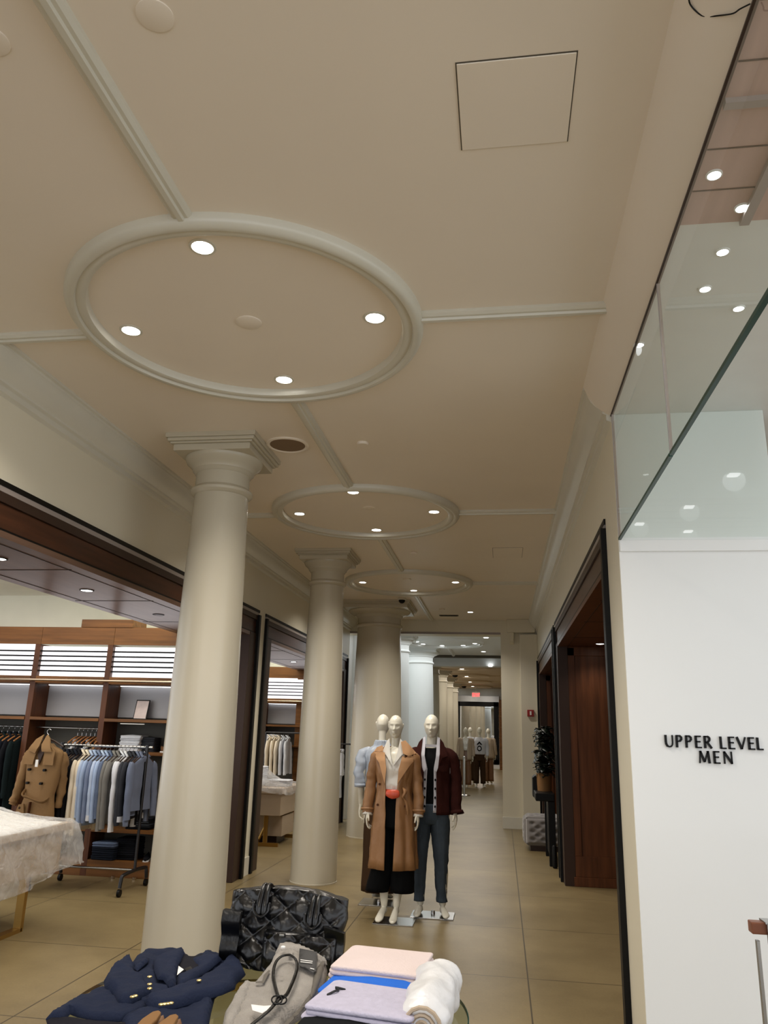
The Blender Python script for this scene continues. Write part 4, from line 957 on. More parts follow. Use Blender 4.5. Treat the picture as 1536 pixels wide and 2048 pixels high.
# ------------------------------------------------------------------ mannequins
def remesh(bm, voxel, it=2):
    me = bpy.data.meshes.new('tmp'); bmesh.ops.recalc_face_normals(bm, faces=bm.faces); bm.to_mesh(me); bm.free()
    o = bpy.data.objects.new('tmp', me); C.objects.link(o)
    r = o.modifiers.new('r', 'REMESH'); r.mode = 'VOXEL'; r.voxel_size = voxel; r.adaptivity = 0
    dg = bpy.context.evaluated_depsgraph_get(); dg.update(); nm = bpy.data.meshes.new_from_object(o.evaluated_get(dg))
    bpy.data.objects.remove(o); bpy.data.meshes.remove(me)
    b = bmesh.new(); b.from_mesh(nm)
    for _ in range(it): bmesh.ops.smooth_vert(b, verts=b.verts, factor=.5, use_axis_x=True, use_axis_y=True, use_axis_z=True)
    b.to_mesh(nm); b.free(); return nm
def head(bm, cx, cy, cz, hw=.068, hd=.094, hh=.108, turn=0):
    nu, nv = 64, 48; rings = []
    G = lambda x, c, s: math.exp(-((x - c) / s) ** 2)
    for j in range(nv + 1):
        ph = -PI / 2 + PI * (j + .5) / (nv + 1) ; r = []
        for i in range(nu):
            a = 2 * PI * i / nu; dx, dy, dz = math.cos(ph) * math.cos(a), math.cos(ph) * math.sin(a), math.sin(ph)
            v0 = -1 + 2 * (j + .5) / (nv + 1); dz = math.sin(v0 * PI / 2) if v0 > 0 else -math.sin(-v0 * PI / 2) ** .9
            sec = max(0, 1 - abs(dz) ** 2.35) ** .5 if dz > 0 else max(0, 1 - abs(dz) ** 3.4) ** .5
            dx, dy = math.cos(a) * sec, math.sin(a) * sec
            x, y, z = dx * hw, dy * hd, dz * hh
            if dz < 0:
                k = 1 - .30 * abs(dz) ** 1.7; x *= k
                if y > 0: y *= 1 - .55 * abs(dz)
                else: y *= 1 - .10 * abs(dz)
            else: x *= 1 + .03 * math.sin(PI * dz)
            if dy < 0:
                u = x / hw; v = z / hh; f = 0
                f += .017 * G(u, 0, .19) * G(v, -.25, .11) + .011 * G(u, 0, .15) * G(v, -.08, .18) + .004 * G(abs(u), .17, .09) * G(v, -.29, .06)
                f -= .011 * (G(u, .40, .24) + G(u, -.40, .24)) * G(v, .05, .12)
                f += .006 * (G(u, .40, .15) + G(u, -.40, .15)) * G(v, .02, .055)
                f += .006 * G(abs(u), .38, .30) * G(v, .21, .07)
                f += .010 * G(u, 0, .27) * (G(v, -.49, .05) + .9 * G(v, -.61, .05)) + .005 * G(u, 0, .4) * G(v, -.52, .16)
                f -= .005 * G(abs(u), .34, .08) * G(v, -.55, .06)
                f -= .005 * G(u, 0, .32) * G(v, -.71, .05)
                f += .010 * G(u, 0, .30) * G(v, -.86, .10) + .005 * G(abs(u), .58, .2) * G(v, -.16, .15) - .003 * G(abs(u), .5, .16) * G(v, -.48, .18)
                y -= f * 1.35
            ct, st_ = math.cos(turn), math.sin(turn)
            r.append((cx + x * ct - y * st_, cy + x * st_ + y * ct, cz + z))
        rings.append(r)
    loft(bm, rings)
    for s in (-1, 1):
        p = Vector((s * (hw + .002), .012, .002)); q = Vector((s * (hw + .010), .022, .028)); ct, st_ = math.cos(turn), math.sin(turn)
        T = lambda v: (cx + v.x * ct - v.y * st_, cy + v.x * st_ + v.y * ct, cz + v.z)
        stube(bm, [T(Vector((s * (hw - .006), .008, -.022))), T(Vector((s * (hw + .002), .014, 0))), T(Vector((s * (hw + .004), .02, .024)))], [(.006, .008), (.007, .013), (.007, .013)], 8, 3, True, True)
def hand(bm, wx, wy, wz, s, sc=1.0, lean=0.0):
    """hanging hand, s = side sign, fingers down"""
    X = lambda a, b, c: (wx + s * a * sc + s * lean * c * sc * -1, wy + b * sc, wz + c * sc)
    stube(bm, [X(0, 0, .015), X(.003, -.004, -.02), X(.008, -.008, -.055), X(.010, -.010, -.088)], [(.020, .024), (.015, .030), (.014, .038), (.013, .038)], 12, 3, True, True)
    for k, (y, L) in enumerate(((-.040, .072), (-.018, .080), (.004, .075), (.024, .060))):
        c = -.008 - .006 * k
        stube(bm, [X(.010, y - .002, -.080), X(.008, y, -.105), X(.002, y + .002, -.105 - L * .45), X(c - .006, y + .006, -.105 - L * .85)], [.0098, .0092, .0082, .0066], 8, 3, True, True)
    stube(bm, [X(0, -.025, -.02), X(-.008, -.046, -.045), X(-.014, -.056, -.07), X(-.018, -.058, -.092)], [.0135, .0115, .010, .008], 8, 3, True, True)
def mannequin_body(kind, arms, feet, H=1.80, voxel=.0048, hip=.09, hz=None, turn=0):
    bm = B(); f = kind == 'f'
    hw = .066 if f else .070
    ch = .108 if f else .113; hz = H - ch
    head(bm, 0, -.01, hz, hw, .092, ch, turn)
    sw = .165 if f else .185
    rg = [(.80, .11, .09), (.86, .16 if f else .155, .11), (.93, .165 if f else .155, .115), (1.02, .135, .095), (1.10, .115 if f else .135, .085), (1.2, .13 if f else .15, .10), (1.3, .145 if f else .165, .115 if f else .11), (1.37, sw * .85, .09), (1.415, sw * .74, .07), (1.45, sw * .5, .058), (1.49, .065, .05)]
    loft(bm, [[(a * math.cos(2 * PI * q / 28), b * math.sin(2 * PI * q / 28), z) for q in range(28)] for z, a, b in rg])
    stube(bm, [(0, .02, 1.42), (0, .018, 1.50), (0, .012, 1.56), (0, .010, H - .17)], [.058, .043, .039, .040] if f else [.068, .053, .048, .048], 16, 4, True, True)
    for s in (-1, 1):
        sh, el, wr_ = arms[s]
        stube(bm, [(s * sw * .62, 0, 1.395), (sh[0] * .97, sh[1], sh[2] - .035), ((sh[0] + el[0]) / 2, (sh[1] + el[1]) / 2 + .005, (sh[2] + el[2]) / 2), el, ((el[0] + wr_[0]) / 2, (el[1] + wr_[1]) / 2, (el[2] + wr_[2]) / 2), wr_],
              [.038, .036, .036, .034, .033, .022] if f else [.044, .042, .042, .040, .038, .026], 14, 4, True, True)
        hand(bm, wr_[0], wr_[1], wr_[2], s, .92 if f else 1.0, .0)
        kx, ax, ay, az, tx, ty = feet[s]
        stube(bm, [(s * hip, 0, .90), (s * hip * 1.05, -.005, .72), (kx, -.012, .49), ((kx + ax) / 2 + s * .004, .02, .34), (ax, ay, az)], [.086, .078, .052, .050, .030] if f else [.09, .082, .056, .054, .034], 16, 5, True, True)
        hl = az - .055 if f else .03
        stube(bm, [(ax, ay + .035, hl), (ax, ay, hl + .012), ((ax * .6 + tx * .4), ay * .6 + ty * .4, (hl + .03) * .6 + .022 * .4), (tx, ty, .026), (tx, ty - .05, .018)], [(.024, .024), (.028, .034), (.030, .028), (.038, .020), (.022, .012)], 14, 4, True, True)
    return remesh(bm, voxel)
def cloth(name, secs, m, parent, a0=0, a1=360, n=64, amp=.008, s=6, solid=.006, seed=0, vfold=0, nf=9, k=4):
    """sheet around an axis: secs = (z, cx, cy, rx, ry[, gap half width l, r]) front faces -y"""
    S = []
    for i in range(len(secs) - 1):
        for j in range(k): S.append([a + (b - a) * (j / k) for a, b in zip(secs[i], secs[i + 1])])
    S.append(list(secs[-1])); rings = []
    full = abs(a1 - a0 - 360) < .1 and len(secs[0]) < 6
    top = max(q[0] for q in secs); bot = min(q[0] for q in secs)
    for q in S:
        z, cx, cy, rx, ry = q[:5]; r = []
        if len(q) > 5:
            gl, gr = q[5], q[6]
            th0 = -90 + math.degrees(math.asin(max(-1, min(1, gr / rx)))); th1 = 270 + math.degrees(math.asin(max(-1, min(1, gl / rx))))
        else: th0, th1 = a0, a1
        for i in range(n if full else n + 1):
            a = math.radians(th0 + (th1 - th0) * i / n)
            c, si = math.cos(a), math.sin(a)
            f = 1 + vfold * (top - z) / (top - bot + .001) * math.sin(nf * a + seed)
            w_ = amp * (noise.noise(Vector((c * s * .6 + seed, si * s * .6, z * s * 1.3))) + .5 * noise.noise(Vector((c * s * 1.5, si * s * 1.5 + seed, z * s * 3))))
            r.append((cx + (rx * f + w_) * c, cy + (ry * f + w_) * si, z))
        rings.append(r)
    bm = B(); loft(bm, rings, full, False)
    return obj(name, bm, m, parent, True, world=False, solid=solid, angle=180)
def fbody(secs, cy_off=0):
    """front surface y from section list, used to lay patches"""
    S = sorted(secs, key=lambda q: q[0])
    def fn(x, z):
        for a, b in zip(S, S[1:]):
            if a[0] <= z <= b[0]: break
        else: a = b = S[0] if z < S[0][0] else S[-1]
        t = 0 if a is b or b[0] == a[0] else (z - a[0]) / (b[0] - a[0]); q = [p + (r - p) * t for p, r in zip(a[:5], b[:5])]
        u = max(-.98, min(.98, (x - q[1]) / q[3])); return q[2] - q[4] * math.sqrt(1 - u * u) + cy_off
    return fn
def sleeve(name, pts, rad, m, parent, amp=.012, seed=0, k=6):
    bm = B(); P, R = resamp(pts, rad, k); tube(bm, P, R, 20, False, False, (amp, 13)); return obj(name, bm, m, parent, True, world=False, solid=.005, angle=180)
def plate(par, x, y, w_, d):
    bm = B(); box(bm, x - w_ / 2, x + w_ / 2, y - d / 2, y + d / 2, -.010, 0); o = obj('base_plate', bm, 'steel', par, world=False, bevel=.002)
    bm = B(); lathe(bm, [(.001, 0), (.02, 0), (.018, .03), (.001, .03)], x, y + .03, 16); obj('spigot', bm, 'chrome', o, True, world=False)

# --- woman in the camel trench
W = thing('mannequin', 'female mannequin in open camel trench coat, white shirt and black culottes', 'mannequin', (-1.005, 7.62, .010), .0)
armsW = {-1: ((-.175, 0, 1.41), (-.225, .02, 1.18), (-.235, -.05, .925)), 1: ((.175, 0, 1.41), (.215, .02, 1.18), (.225, -.05, .925))}
feetW = {-1: (-.085, -.075, .02, .12, -.10, -.11), 1: (.065, .04, .0, .12, .03, -.13)}
meF = mannequin_body('f', armsW, feetW, 1.79); link('body', meF, 'manq', W, True, angle=180)
pants = [(1.09, 0, 0, .128, .098), (1.0, 0, 0, .16, .115), (.88, 0, 0, .178, .13), (.78, 0, 0, .18, .13)]
cloth('culottes', pants, 'blackcloth', W, amp=.004)
for s in (-1, 1): cloth('culotte_leg', [(.84, s * .075, 0, .10, .12), (.6, s * .09, 0, .10, .115), (.4, s * .095 - .005, 0, .105, .11), (.235, s * .10 - .02 + (.01 if s > 0 else -.02), 0, .105, .10)], 'blackcloth', W, amp=.008, n=40, seed=s)
shirt = [(1.10, 0, 0, .135, .105), (1.16, 0, -.004, .15, .118), (1.22, 0, 0, .14, .115), (1.3, 0, 0, .152, .125), (1.38, 0, 0, .165, .112), (1.43, 0, 0, .15, .09), (1.465, 0, .0, .115, .075)]
cloth('blouse', shirt, 'satin', W, amp=.014, s=9)
fs = fbody(shirt)
bm = B(); patch(bm, [(-.028, 1.50), (.030, 1.50), (.045, 1.45), (.004, 1.335), (-.035, 1.45)], .02, lambda x, z: fs(x, min(z, 1.44)) - .012 + max(0, z - 1.44) * .9, .004); obj('open_neckline', bm, 'manq', W, True, world=False)
for s in (-1, 1):
    bm = B(); patch(bm, [(s * .052, 1.575), (s * .075, 1.55), (s * .11, 1.455), (s * .07, 1.42), (s * .004, 1.33), (s * .032, 1.44)], .02, lambda x, z: fs(x, min(z, 1.40)) - .020 + max(0, z - 1.40) * .42, .006); obj('shirt_collar', bm, 'satin', W, True, world=False)
bm = B(); cloth('belt', [(1.12, 0, 0, .15, .122), (1.085, 0, 0, .15, .122)], 'red', W, amp=0)
bm = B(); stube(bm, [(-.045, -.135, 1.085), (0, -.145, 1.08), (.05, -.135, 1.085)], [(.018, .03), (.022, .042), (.018, .034)], 14, 4, True, True); obj('belt_bag', bm, 'red', W, True, world=False)
coat = [(1.50, 0, .012, .10, .075, -.09, .09), (1.47, 0, .012, .135, .09, -.10, .10), (1.43, 0, .005, .178, .11, -.10, .10), (1.38, 0, 0, .195, .13, -.085, .085), (1.28, 0, 0, .18, .14, -.07, .06), (1.17, 0, 0, .165, .135, -.068, .045), (1.08, 0, 0, .165, .138, -.062, .038), (.95, 0, 0, .19, .155, -.058, .034), (.75, 0, .0, .205, .165, -.055, .032), (.435, 0, .0, .225, .185, -.052, .024)]
cloth('trench_coat', coat, 'camel', W, n=96, amp=.012, s=7, vfold=.045, nf=9)
fc = fbody(coat)
lapL = [(-.075, 1.17), (-.135, 1.35), (-.175, 1.395), (-.205, 1.44), (-.155, 1.455), (-.085, 1.445), (-.062, 1.30)]
lapR = [(.045, 1.17), (.15, 1.33), (.205, 1.40), (.15, 1.435), (.11, 1.40), (.085, 1.42), (.055, 1.30)]
off = lambda x, z: fc(x, min(z, 1.40)) - .014 + max(0, z - 1.40) * .25
for q in (lapL, lapR):
    bm = B(); patch(bm, q, .02, off, .007); obj('lapel', bm, 'camell', W, True, world=False)
bm = B(); patch(bm, [(-.10, 1.46), (-.20, 1.455), (-.17, 1.49), (-.11, 1.51)], .02, lambda x, z: off(x, z) - .006, .007); obj('coat_collar', bm, 'camell', W, True, world=False)
bm = B(); patch(bm, [(.062, 1.545), (.10, 1.56), (.14, 1.52), (.205, 1.445), (.14, 1.42), (.09, 1.44)], .02, lambda x, z: off(x, min(z, 1.44)) - .008 + max(0, z - 1.44) * .55, .009); obj('coat_collar', bm, 'camell', W, True, world=False)
bm = B(); patch(bm, [(.10, 1.445), (.20, 1.45), (.16, 1.40), (.11, 1.41)], .02, lambda x, z: off(x, z) + .004, .004); obj('collar_lining', bm, 'camelin', W, True, world=False)
for s in (-1, 1):
    sh, el, wr_ = armsW[s]
    sv = sleeve('sleeve', [(s * .12, .01, 1.435), (s * .18, 0, 1.395), (el[0] * .95 + s * .0, .01, 1.25), (el[0] + s * .0, .01, 1.15), (wr_[0] + s * .006, -.02, 1.0), (wr_[0] + s * .006, -.045, .90)], [.040, .055, .049, .047, .046, .045], 'camel', W, .010, s)
    bm = B(); tube(bm, [(wr_[0] + s * .010, -.040, .945), (wr_[0] + s * .010, -.043, .925)], [.058, .058], 20, False); obj('cuff_strap', bm, 'camel', sv, True, world=False, solid=.006)
    bm = B(); tube(bm, [(wr_[0] + s * .008, -.045, .91), (wr_[0] + s * .008, -.05, .885)], [.040, .046], 16, False); obj('shirt_cuff', bm, 'satin', sv, True, world=False, solid=.004)
bm = B(); stube(bm, [(.10, -.13, 1.13), (.12, -.16, 1.10), (.10, -.155, 1.06), (.13, -.15, 1.02), (.15, -.15, .92)], [(.012, .016)] * 5, 8, 4, True, True, (.01, 20)); obj('belt_knot', bm, 'camel', W, True, world=False)
for x, z in ((-.13, 1.16), (-.14, .98), (.12, .98)):
    bm = B(); yy = fc(x, z) - .012; prism(bm, [(x + .011 * math.cos(a * PI / 6), z + .011 * math.sin(a * PI / 6)) for a in range(12)], 'y', yy, yy + .012); obj('button', bm, 'camelin', W, world=False)

# --- man in the maroon jacket
Mn = thing('mannequin', 'male mannequin in maroon jacket over pale grey cardigan, black tee and jeans', 'mannequin', (-.685, 7.93, .010))
armsM = {-1: ((-.20, 0, 1.42), (-.245, .02, 1.17), (-.24, -.04, .92)), 1: ((.20, 0, 1.42), (.245, .02, 1.17), (.235, -.04, .925))}
feetM = {-1: (-.095, -.095, .02, .10, -.11, -.13), 1: (.105, .115, .02, .10, .155, -.12)}
meM = mannequin_body('m', armsM, feetM, 1.81); link('body', meM, 'manq', Mn, True, angle=180)
tee = [(.93, 0, 0, .168, .122), (1.05, 0, 0, .15, .11), (1.2, 0, 0, .165, .118), (1.32, 0, 0, .178, .125), (1.40, 0, 0, .18, .108), (1.45, 0, .0, .14, .08), (1.49, 0, .004, .085, .068)]
cloth('t_shirt', tee, 'blackcloth', Mn, amp=.004)
cloth('jeans_seat', [(.98, 0, 0, .165, .12), (.9, 0, 0, .17, .125), (.84, 0, 0, .17, .12), (.80, 0, 0, .15, .10), (.785, 0, 0, .05, .04)], 'jeans', Mn, amp=.003)
for s in (-1, 1): cloth('jeans_leg', [(.90, s * .082, 0, .092, .115), (.80, s * .088, 0, .09, .11), (.62, s * .095, -.005, .078, .088), (.47, s * .10, -.008, .063, .068), (.3, s * .10, .01, .054, .062), (.16, s * .105, .018, .044, .05), (.11, s * .107, .02, .046, .052)], 'jeans', Mn, amp=.010, s=9, n=40, seed=s * 2)
jk = [(1.52, 0, .01, .10, .075, -.09, .09), (1.49, 0, .01, .145, .088, -.10, .10), (1.45, 0, .0, .19, .10, -.10, .10), (1.40, 0, 0, .208, .125, -.085, .085), (1.30, 0, 0, .195, .14, -.06, .06), (1.15, 0, 0, .19, .135, -.062, .06), (1.0, 0, 0, .195, .14, -.07, .062), (.885, 0, 0, .205, .15, -.09, .062)]
cd_ = [(1.51, 0, .01, .095, .07, -.06, .06), (1.48, 0, .01, .135, .083, -.07, .07), (1.445, 0, .0, .175, .095, -.065, .065), (1.40, 0, 0, .19, .118, -.052, .055), (1.30, 0, 0, .195, .133, -.028, .034), (1.15, 0, 0, .18, .128, -.035, .035), (1.0, 0, 0, .185, .132, -.04, .035), (.905, 0, 0, .19, .14, -.045, .03)]
cloth('cardigan', cd_, 'greyknit', Mn, n=70, amp=.003)
cloth('jacket', jk, 'maroon', Mn, n=80, amp=.010, s=6)
fm = fbody(jk)
for s in (-1, 1):
    bm = B(); patch(bm, [(s * .058, 1.60), (s * .085, 1.585), (s * .125, 1.47), (s * .11, 1.40), (s * .06, 1.27), (s * .035, 1.30), (s * .055, 1.42), (s * .056, 1.50)], .02, lambda x, z: fm(x, min(z, 1.40)) - .006 + max(0, z - 1.42) * .62, .012); obj('cardigan_collar', bm, 'greyknit', Mn, True, world=False)
    bm = B(); patch(bm, [(s * .085, 1.585), (s * .12, 1.545), (s * .155, 1.46), (s * .165, 1.42), (s * .11, 1.40), (s * .075, 1.30), (s * .09, 1.44)], .02, lambda x, z: fm(x, min(z, 1.40)) - .012 + max(0, z - 1.42) * .55, .008); obj('jacket_collar', bm, 'maroon', Mn, True, world=False)
    sh, el, wr_ = armsM[s]
    sv = sleeve('sleeve', [(s * .13, .0, 1.455), (s * .195, 0, 1.41), (el[0] * .94, .01, 1.28), (el[0] - s * .004, .01, 1.15), (wr_[0] + s * .008, -.02, 1.0), (wr_[0] + s * .012, -.04, .90)], [.045, .060, .056, .053, .050, .048], 'maroon', Mn, .008, s + 5)
    bm = B(); tube(bm, [(wr_[0] + s * .016, -.036, .925), (wr_[0] + s * .02, -.042, .895)], [.056, .066], 20, False); obj('cuff', bm, 'maroon', sv, True, world=False, solid=.006)
    for z in (1.2, 1.12, 1.04, .96):
        bm = B(); x = s * .050; yy = fm(x, z) + .004; prism(bm, [(x + .008 * math.cos(a * PI / 6), z + .012 * math.sin(a * PI / 6)) for a in range(12)], 'y', yy - .012, yy + .012); obj('cardigan_button', bm, 'blackcloth', Mn, world=False)
bm = B(); patch(bm, [(.08, 1.33), (.17, 1.325), (.165, 1.285), (.125, 1.27), (.085, 1.29)], .02, lambda x, z: fm(x, z) - .012, .006); obj('pocket_flap', bm, 'maroon', Mn, True, world=False)
bm = B(); patch(bm, [(-.06, 1.50), (.06, 1.50), (.055, 1.525), (-.055, 1.525)], .02, lambda x, z: -.066, .004); obj('tee_neckband', bm, 'greyknit', Mn, True, world=False)

# --- mannequin seen from behind
Bk = thing('mannequin', 'mannequin seen from behind in blue grey shirt and long brown skirt', 'mannequin', (-1.245, 8.38, .010), PI)
armsB = {-1: ((-.17, 0, 1.41), (-.21, .04, 1.18), (-.19, -.03, .93)), 1: ((.17, 0, 1.41), (.205, .03, 1.16), (.215, -.03, .90))}
link('body', mannequin_body('f', armsB, feetW, 1.81), 'manq', Bk, True, angle=180)
cloth('shirt', [(1.06, 0, 0, .15, .115), (1.16, 0, 0, .16, .12), (1.3, 0, 0, .17, .13), (1.38, 0, 0, .19, .12), (1.44, 0, 0, .17, .10), (1.49, 0, 0, .09, .07), (1.545, 0, .004, .066, .062)], 'bluegrey', Bk, amp=.012, s=8)
for s in (-1, 1):
    sv = sleeve('sleeve', [(s * .12, 0, 1.43), (s * .19, 0, 1.40), (s * .225, .02, 1.28), (s * .225, .03, 1.16), (s * .22, .02, 1.08)], [.045, .062, .058, .052, .048], 'bluegrey', Bk, .016, s + 9)
    bm = B(); tube(bm, [(s * .22, .02, 1.11), (s * .22, .018, 1.075)], [.058, .056], 18, False); obj('rolled_cuff', bm, 'bluegrey', sv, True, world=False, solid=.008)
cloth('skirt', [(1.09, 0, 0, .135, .105), (.95, 0, 0, .165, .13), (.7, .0, 0, .165, .135), (.35, 0, 0, .165, .14), (.09, -.01, 0, .175, .145)], 'brown', Bk, amp=.008, vfold=.04, nf=8)
plate(W, .03, -.02, .36, .30); plate(Mn, .025, .0, .40, .30); plate(Bk, -.02, .05, .38, .32)

# --- far mannequins
F1 = thing('mannequin', 'distant mannequin in beige open coat over white shirt', 'mannequin', (-1.12, 25.4, .01))
o = link('body', meF.copy(), 'manq', F1, True, angle=180)
cloth('coat', [(1.47, 0, 0, .13, .09, -.09, .09), (1.43, 0, 0, .19, .11, -.09, .09), (1.3, 0, 0, .2, .14, -.07, .07), (1.1, 0, 0, .19, .14, -.05, .05), (.82, 0, 0, .22, .16, -.05, .05)], 'beige', F1, amp=.01)
cloth('shirt', shirt, 'satin', F1, amp=.01); cloth('trousers_seat', pants, 'tan', F1)
for s in (-1, 1):
    cloth('trouser_leg', [(.84, s * .07, 0, .09, .11), (.45, s * .085, 0, .085, .10), (.08, s * .085, 0, .09, .1)], 'tan', F1, n=32); sleeve('sleeve', [(s * .135, .01, 1.435), (s * .195, 0, 1.40), (s * .22, .01, 1.2), (s * .245, -.04, .93)], [.045, .062, .056, .05], 'beige', F1, .015)
F2 = thing('mannequin', 'distant mannequin in white printed sweatshirt and brown trousers', 'mannequin', (-.70, 25.9, .01))
link('body', meM.copy(), 'manq', F2, True, angle=180)
swt = [(.98, 0, 0, .18, .13), (1.1, 0, 0, .185, .135), (1.3, 0, 0, .2, .14), (1.40, 0, 0, .21, .12), (1.45, 0, 0, .15, .09), (1.50, 0, .004, .08, .07)]
cloth('sweatshirt', swt, 'off_white_cotton', F2, amp=.01); cloth('trousers_seat', pants, 'brown', F2)
fz = fbody(swt)
bm = B()
for q in ([(-.09, 1.28), (0, 1.38), (.09, 1.28), (.05, 1.27), (0, 1.32), (-.05, 1.27)], [(.075 * math.cos(a * PI / 6), 1.16 + .085 * math.sin(a * PI / 6)) for a in range(12)]): patch(bm, q, .03, fz, .02)
obj('chest_print', bm, 'blackcloth', F2, world=False)
bm = B(); patch(bm, [(.045 * math.cos(a * PI / 6), 1.16 + .052 * math.sin(a * PI / 6)) for a in range(12)], .03, lambda x, z: fz(x, z) - .018, .006); obj('print_centre', bm, 'off_white_cotton', F2, world=False)
for s in (-1, 1):
    cloth('trouser_leg', [(.84, s * .08, 0, .095, .11), (.45, s * .10, 0, .085, .10), (.10, s * .105, 0, .08, .1)], 'brown', F2, n=32); sleeve('sleeve', [(s * .15, .01, 1.445), (s * .21, 0, 1.40), (s * .24, .01, 1.2), (s * .245, -.04, .93)], [.05, .066, .06, .05], 'off_white_cotton', F2, .015)
F3 = dup(F2, (-1.05, 27.3, .01), PI, 'distant mannequin turned away behind the printed sweatshirt one'); 
F4 = dup(F1, (-.45, 27.6, .01), PI, 'distant mannequin in beige coat facing the far mirror')
sn = thing('stanchion', 'chrome stanchion post with round base in the bright hall', 'stanchion', (-1.02, 22.2, 0))
obj('base', lathe(B(), [(.001, 0), (.17, 0), (.17, .012), (.15, .025), (.03, .05), (.001, .05)], 0, 0, 32), 'chrome', sn, True, world=False)
obj('post', lathe(B(), [(.001, .04), (.035, .04), (.035, .97), (.001, .97)], 0, 0, 24), 'chrome', sn, True, world=False)
obj('cap', lathe(B(), [(.001, .97), (.042, .97), (.045, 1.0), (.03, 1.02), (.001, 1.025)], 0, 0, 24), 'chrome', sn, True, world=False)

# ------------------------------------------------------------------ ottoman, console, plant
ot = thing('ottoman', 'grey tufted velvet ottoman cube on dark plinth by the right wall', 'ottoman', (.60, 12.7, 0))
def tufted(x0, x1, y0, y1, z0, z1):
    bm = B(); N_ = 40; cx, cy, cz = (x0 + x1) / 2, (y0 + y1) / 2, (z0 + z1) / 2; hx, hy, hz = (x1 - x0) / 2, (y1 - y0) / 2, (z1 - z0) / 2
    bmesh.ops.create_cube(bm, size=2); bmesh.ops.subdivide_edges(bm, edges=bm.edges, cuts=N_, use_grid_fill=True)
    for v in bm.verts:
        p = v.co.copy(); q = [abs(p.x), abs(p.y), abs(p.z)]; ax = q.index(max(q)); o2 = [p[i] for i in range(3) if i != ax]
        u, w_ = o2[0] * 2, o2[1] * 2
        d = 9
        for a in (-1.2, 0, 1.2):
            for b in (-1.2, 0, 1.2):
                for sx, sy in ((a, b), (a + .6, b + .6)):
                    if abs(sx) < 1.5 and abs(sy) < 1.5: d = min(d, math.hypot(u - sx, w_ - sy))
        puff = .035 * (1 - math.exp(-(d / .28) ** 2)) * (1 - max(abs(o2[0]), abs(o2[1])) ** 8) 
        e = max(abs(o2[0]), abs(o2[1])); rr = -.03 * e ** 8
        dirn = Vector([0, 0, 0]); dirn[ax] = 1 if p[ax] > 0 else -1
        c = Vector((cx + p.x * hx, cy + p.y * hy, cz + p.z * hz)); v.co = c + dirn * (puff + rr)
    return bm
obj('cushion', tufted(.33, .87, 12.43, 12.97, .09, .46), 'ottoman', ot, True, angle=180)
bm = B()
for x in (.42, .60, .78):
    for z in (.16, .28, .40): lathe(bm, [(.001, 0), (.009, .0), (.009, .01), (.001, .01)], 0, 0, 8); 
bm.free()
obj('plinth', box(B(), .40, .82, 12.47, 12.93, 0, .10), 'frame', ot)
cs = thing('console_table', 'narrow black console table against the right hand portal', 'table', (.58, 11.55, 0))
obj('tabletop', box(B(), .44, .69, 11.1, 12.1, .80, .90), 'black', cs, bevel=.01)
bm = B(); prism(bm, [(.43, .80), (.50, .80), (.50, 1.05), (.47, 1.10), (.43, 1.06)], 'y', 11.75, 12.05); obj('raised_end', bm, 'black', cs, bevel=.01)
for y in (11.12, 12.02): obj('leg', box(B(), .60, .69, y, y + .06, 0, .80), 'black', cs, bevel=.006)
obj('back_panel', box(B(), .62, .69, 11.15, 12.05, .1, .80), 'black', cs)
pp = thing('potted_plant', 'dark leafy plant in a woven tan pot on the black console', 'plant', (.60, 11.6, .90))
obj('pot', lathe(B(), [(.001, .90), (.095, .90), (.11, 1.13), (.10, 1.14), (.09, 1.12), (.001, 1.11)], .585, 11.6, 28), 'kraft', pp, True)
bm = B(); rr = random.Random(5)
for i in range(260):
    z = 1.10 + .64 * rr.random(); a = rr.uniform(0, 2 * PI); rad = rr.uniform(.01, .11) ; cx, cy = .60 + rad * math.cos(a) * .8, 11.6 + rad * math.sin(a) * 2
    cx = min(cx, .70)
    d = Vector((math.cos(a), math.sin(a), rr.uniform(-.6, .7))).normalized(); up = Vector((0, 0, 1)); sd = d.cross(up).normalized(); L = rr.uniform(.08, .13); w_ = L * .5
    p = Vector((cx, cy, z)); pts = []
    for u, ww, hh in ((0, .05, 0), (.25, .8, .01), (.5, 1, .012), (.78, .7, 0), (1, .03, -.02)):
        c = p + d * L * u + up * hh; pts.append([c - sd * w_ * ww / 1.0, c + up * -.006, c + sd * w_ * ww])
    V = [[bm.verts.new(q) for q in r] for r in pts]
    for r0, r1 in zip(V, V[1:]):
        for k in range(2): bm.faces.new((r0[k], r0[k + 1], r1[k + 1], r1[k]))
obj('foliage', bm, 'leaf', pp, True, solid=.002)
obj('stem', stube(B(), [(.59, 11.6, 1.1), (.60, 11.6, 1.3), (.58, 11.62, 1.5), (.60, 11.6, 1.7)], .008, 8, 4), 'frame', pp, True)
bm = B(); tube(bm, [(.66, 11.0, .02), (.66, 11.02, .25)], .03, 10, True, True)
tag(obj('umbrella_tube', bm, 'black', None, True), 'small black tube leaning at foot of the console', 'tube')

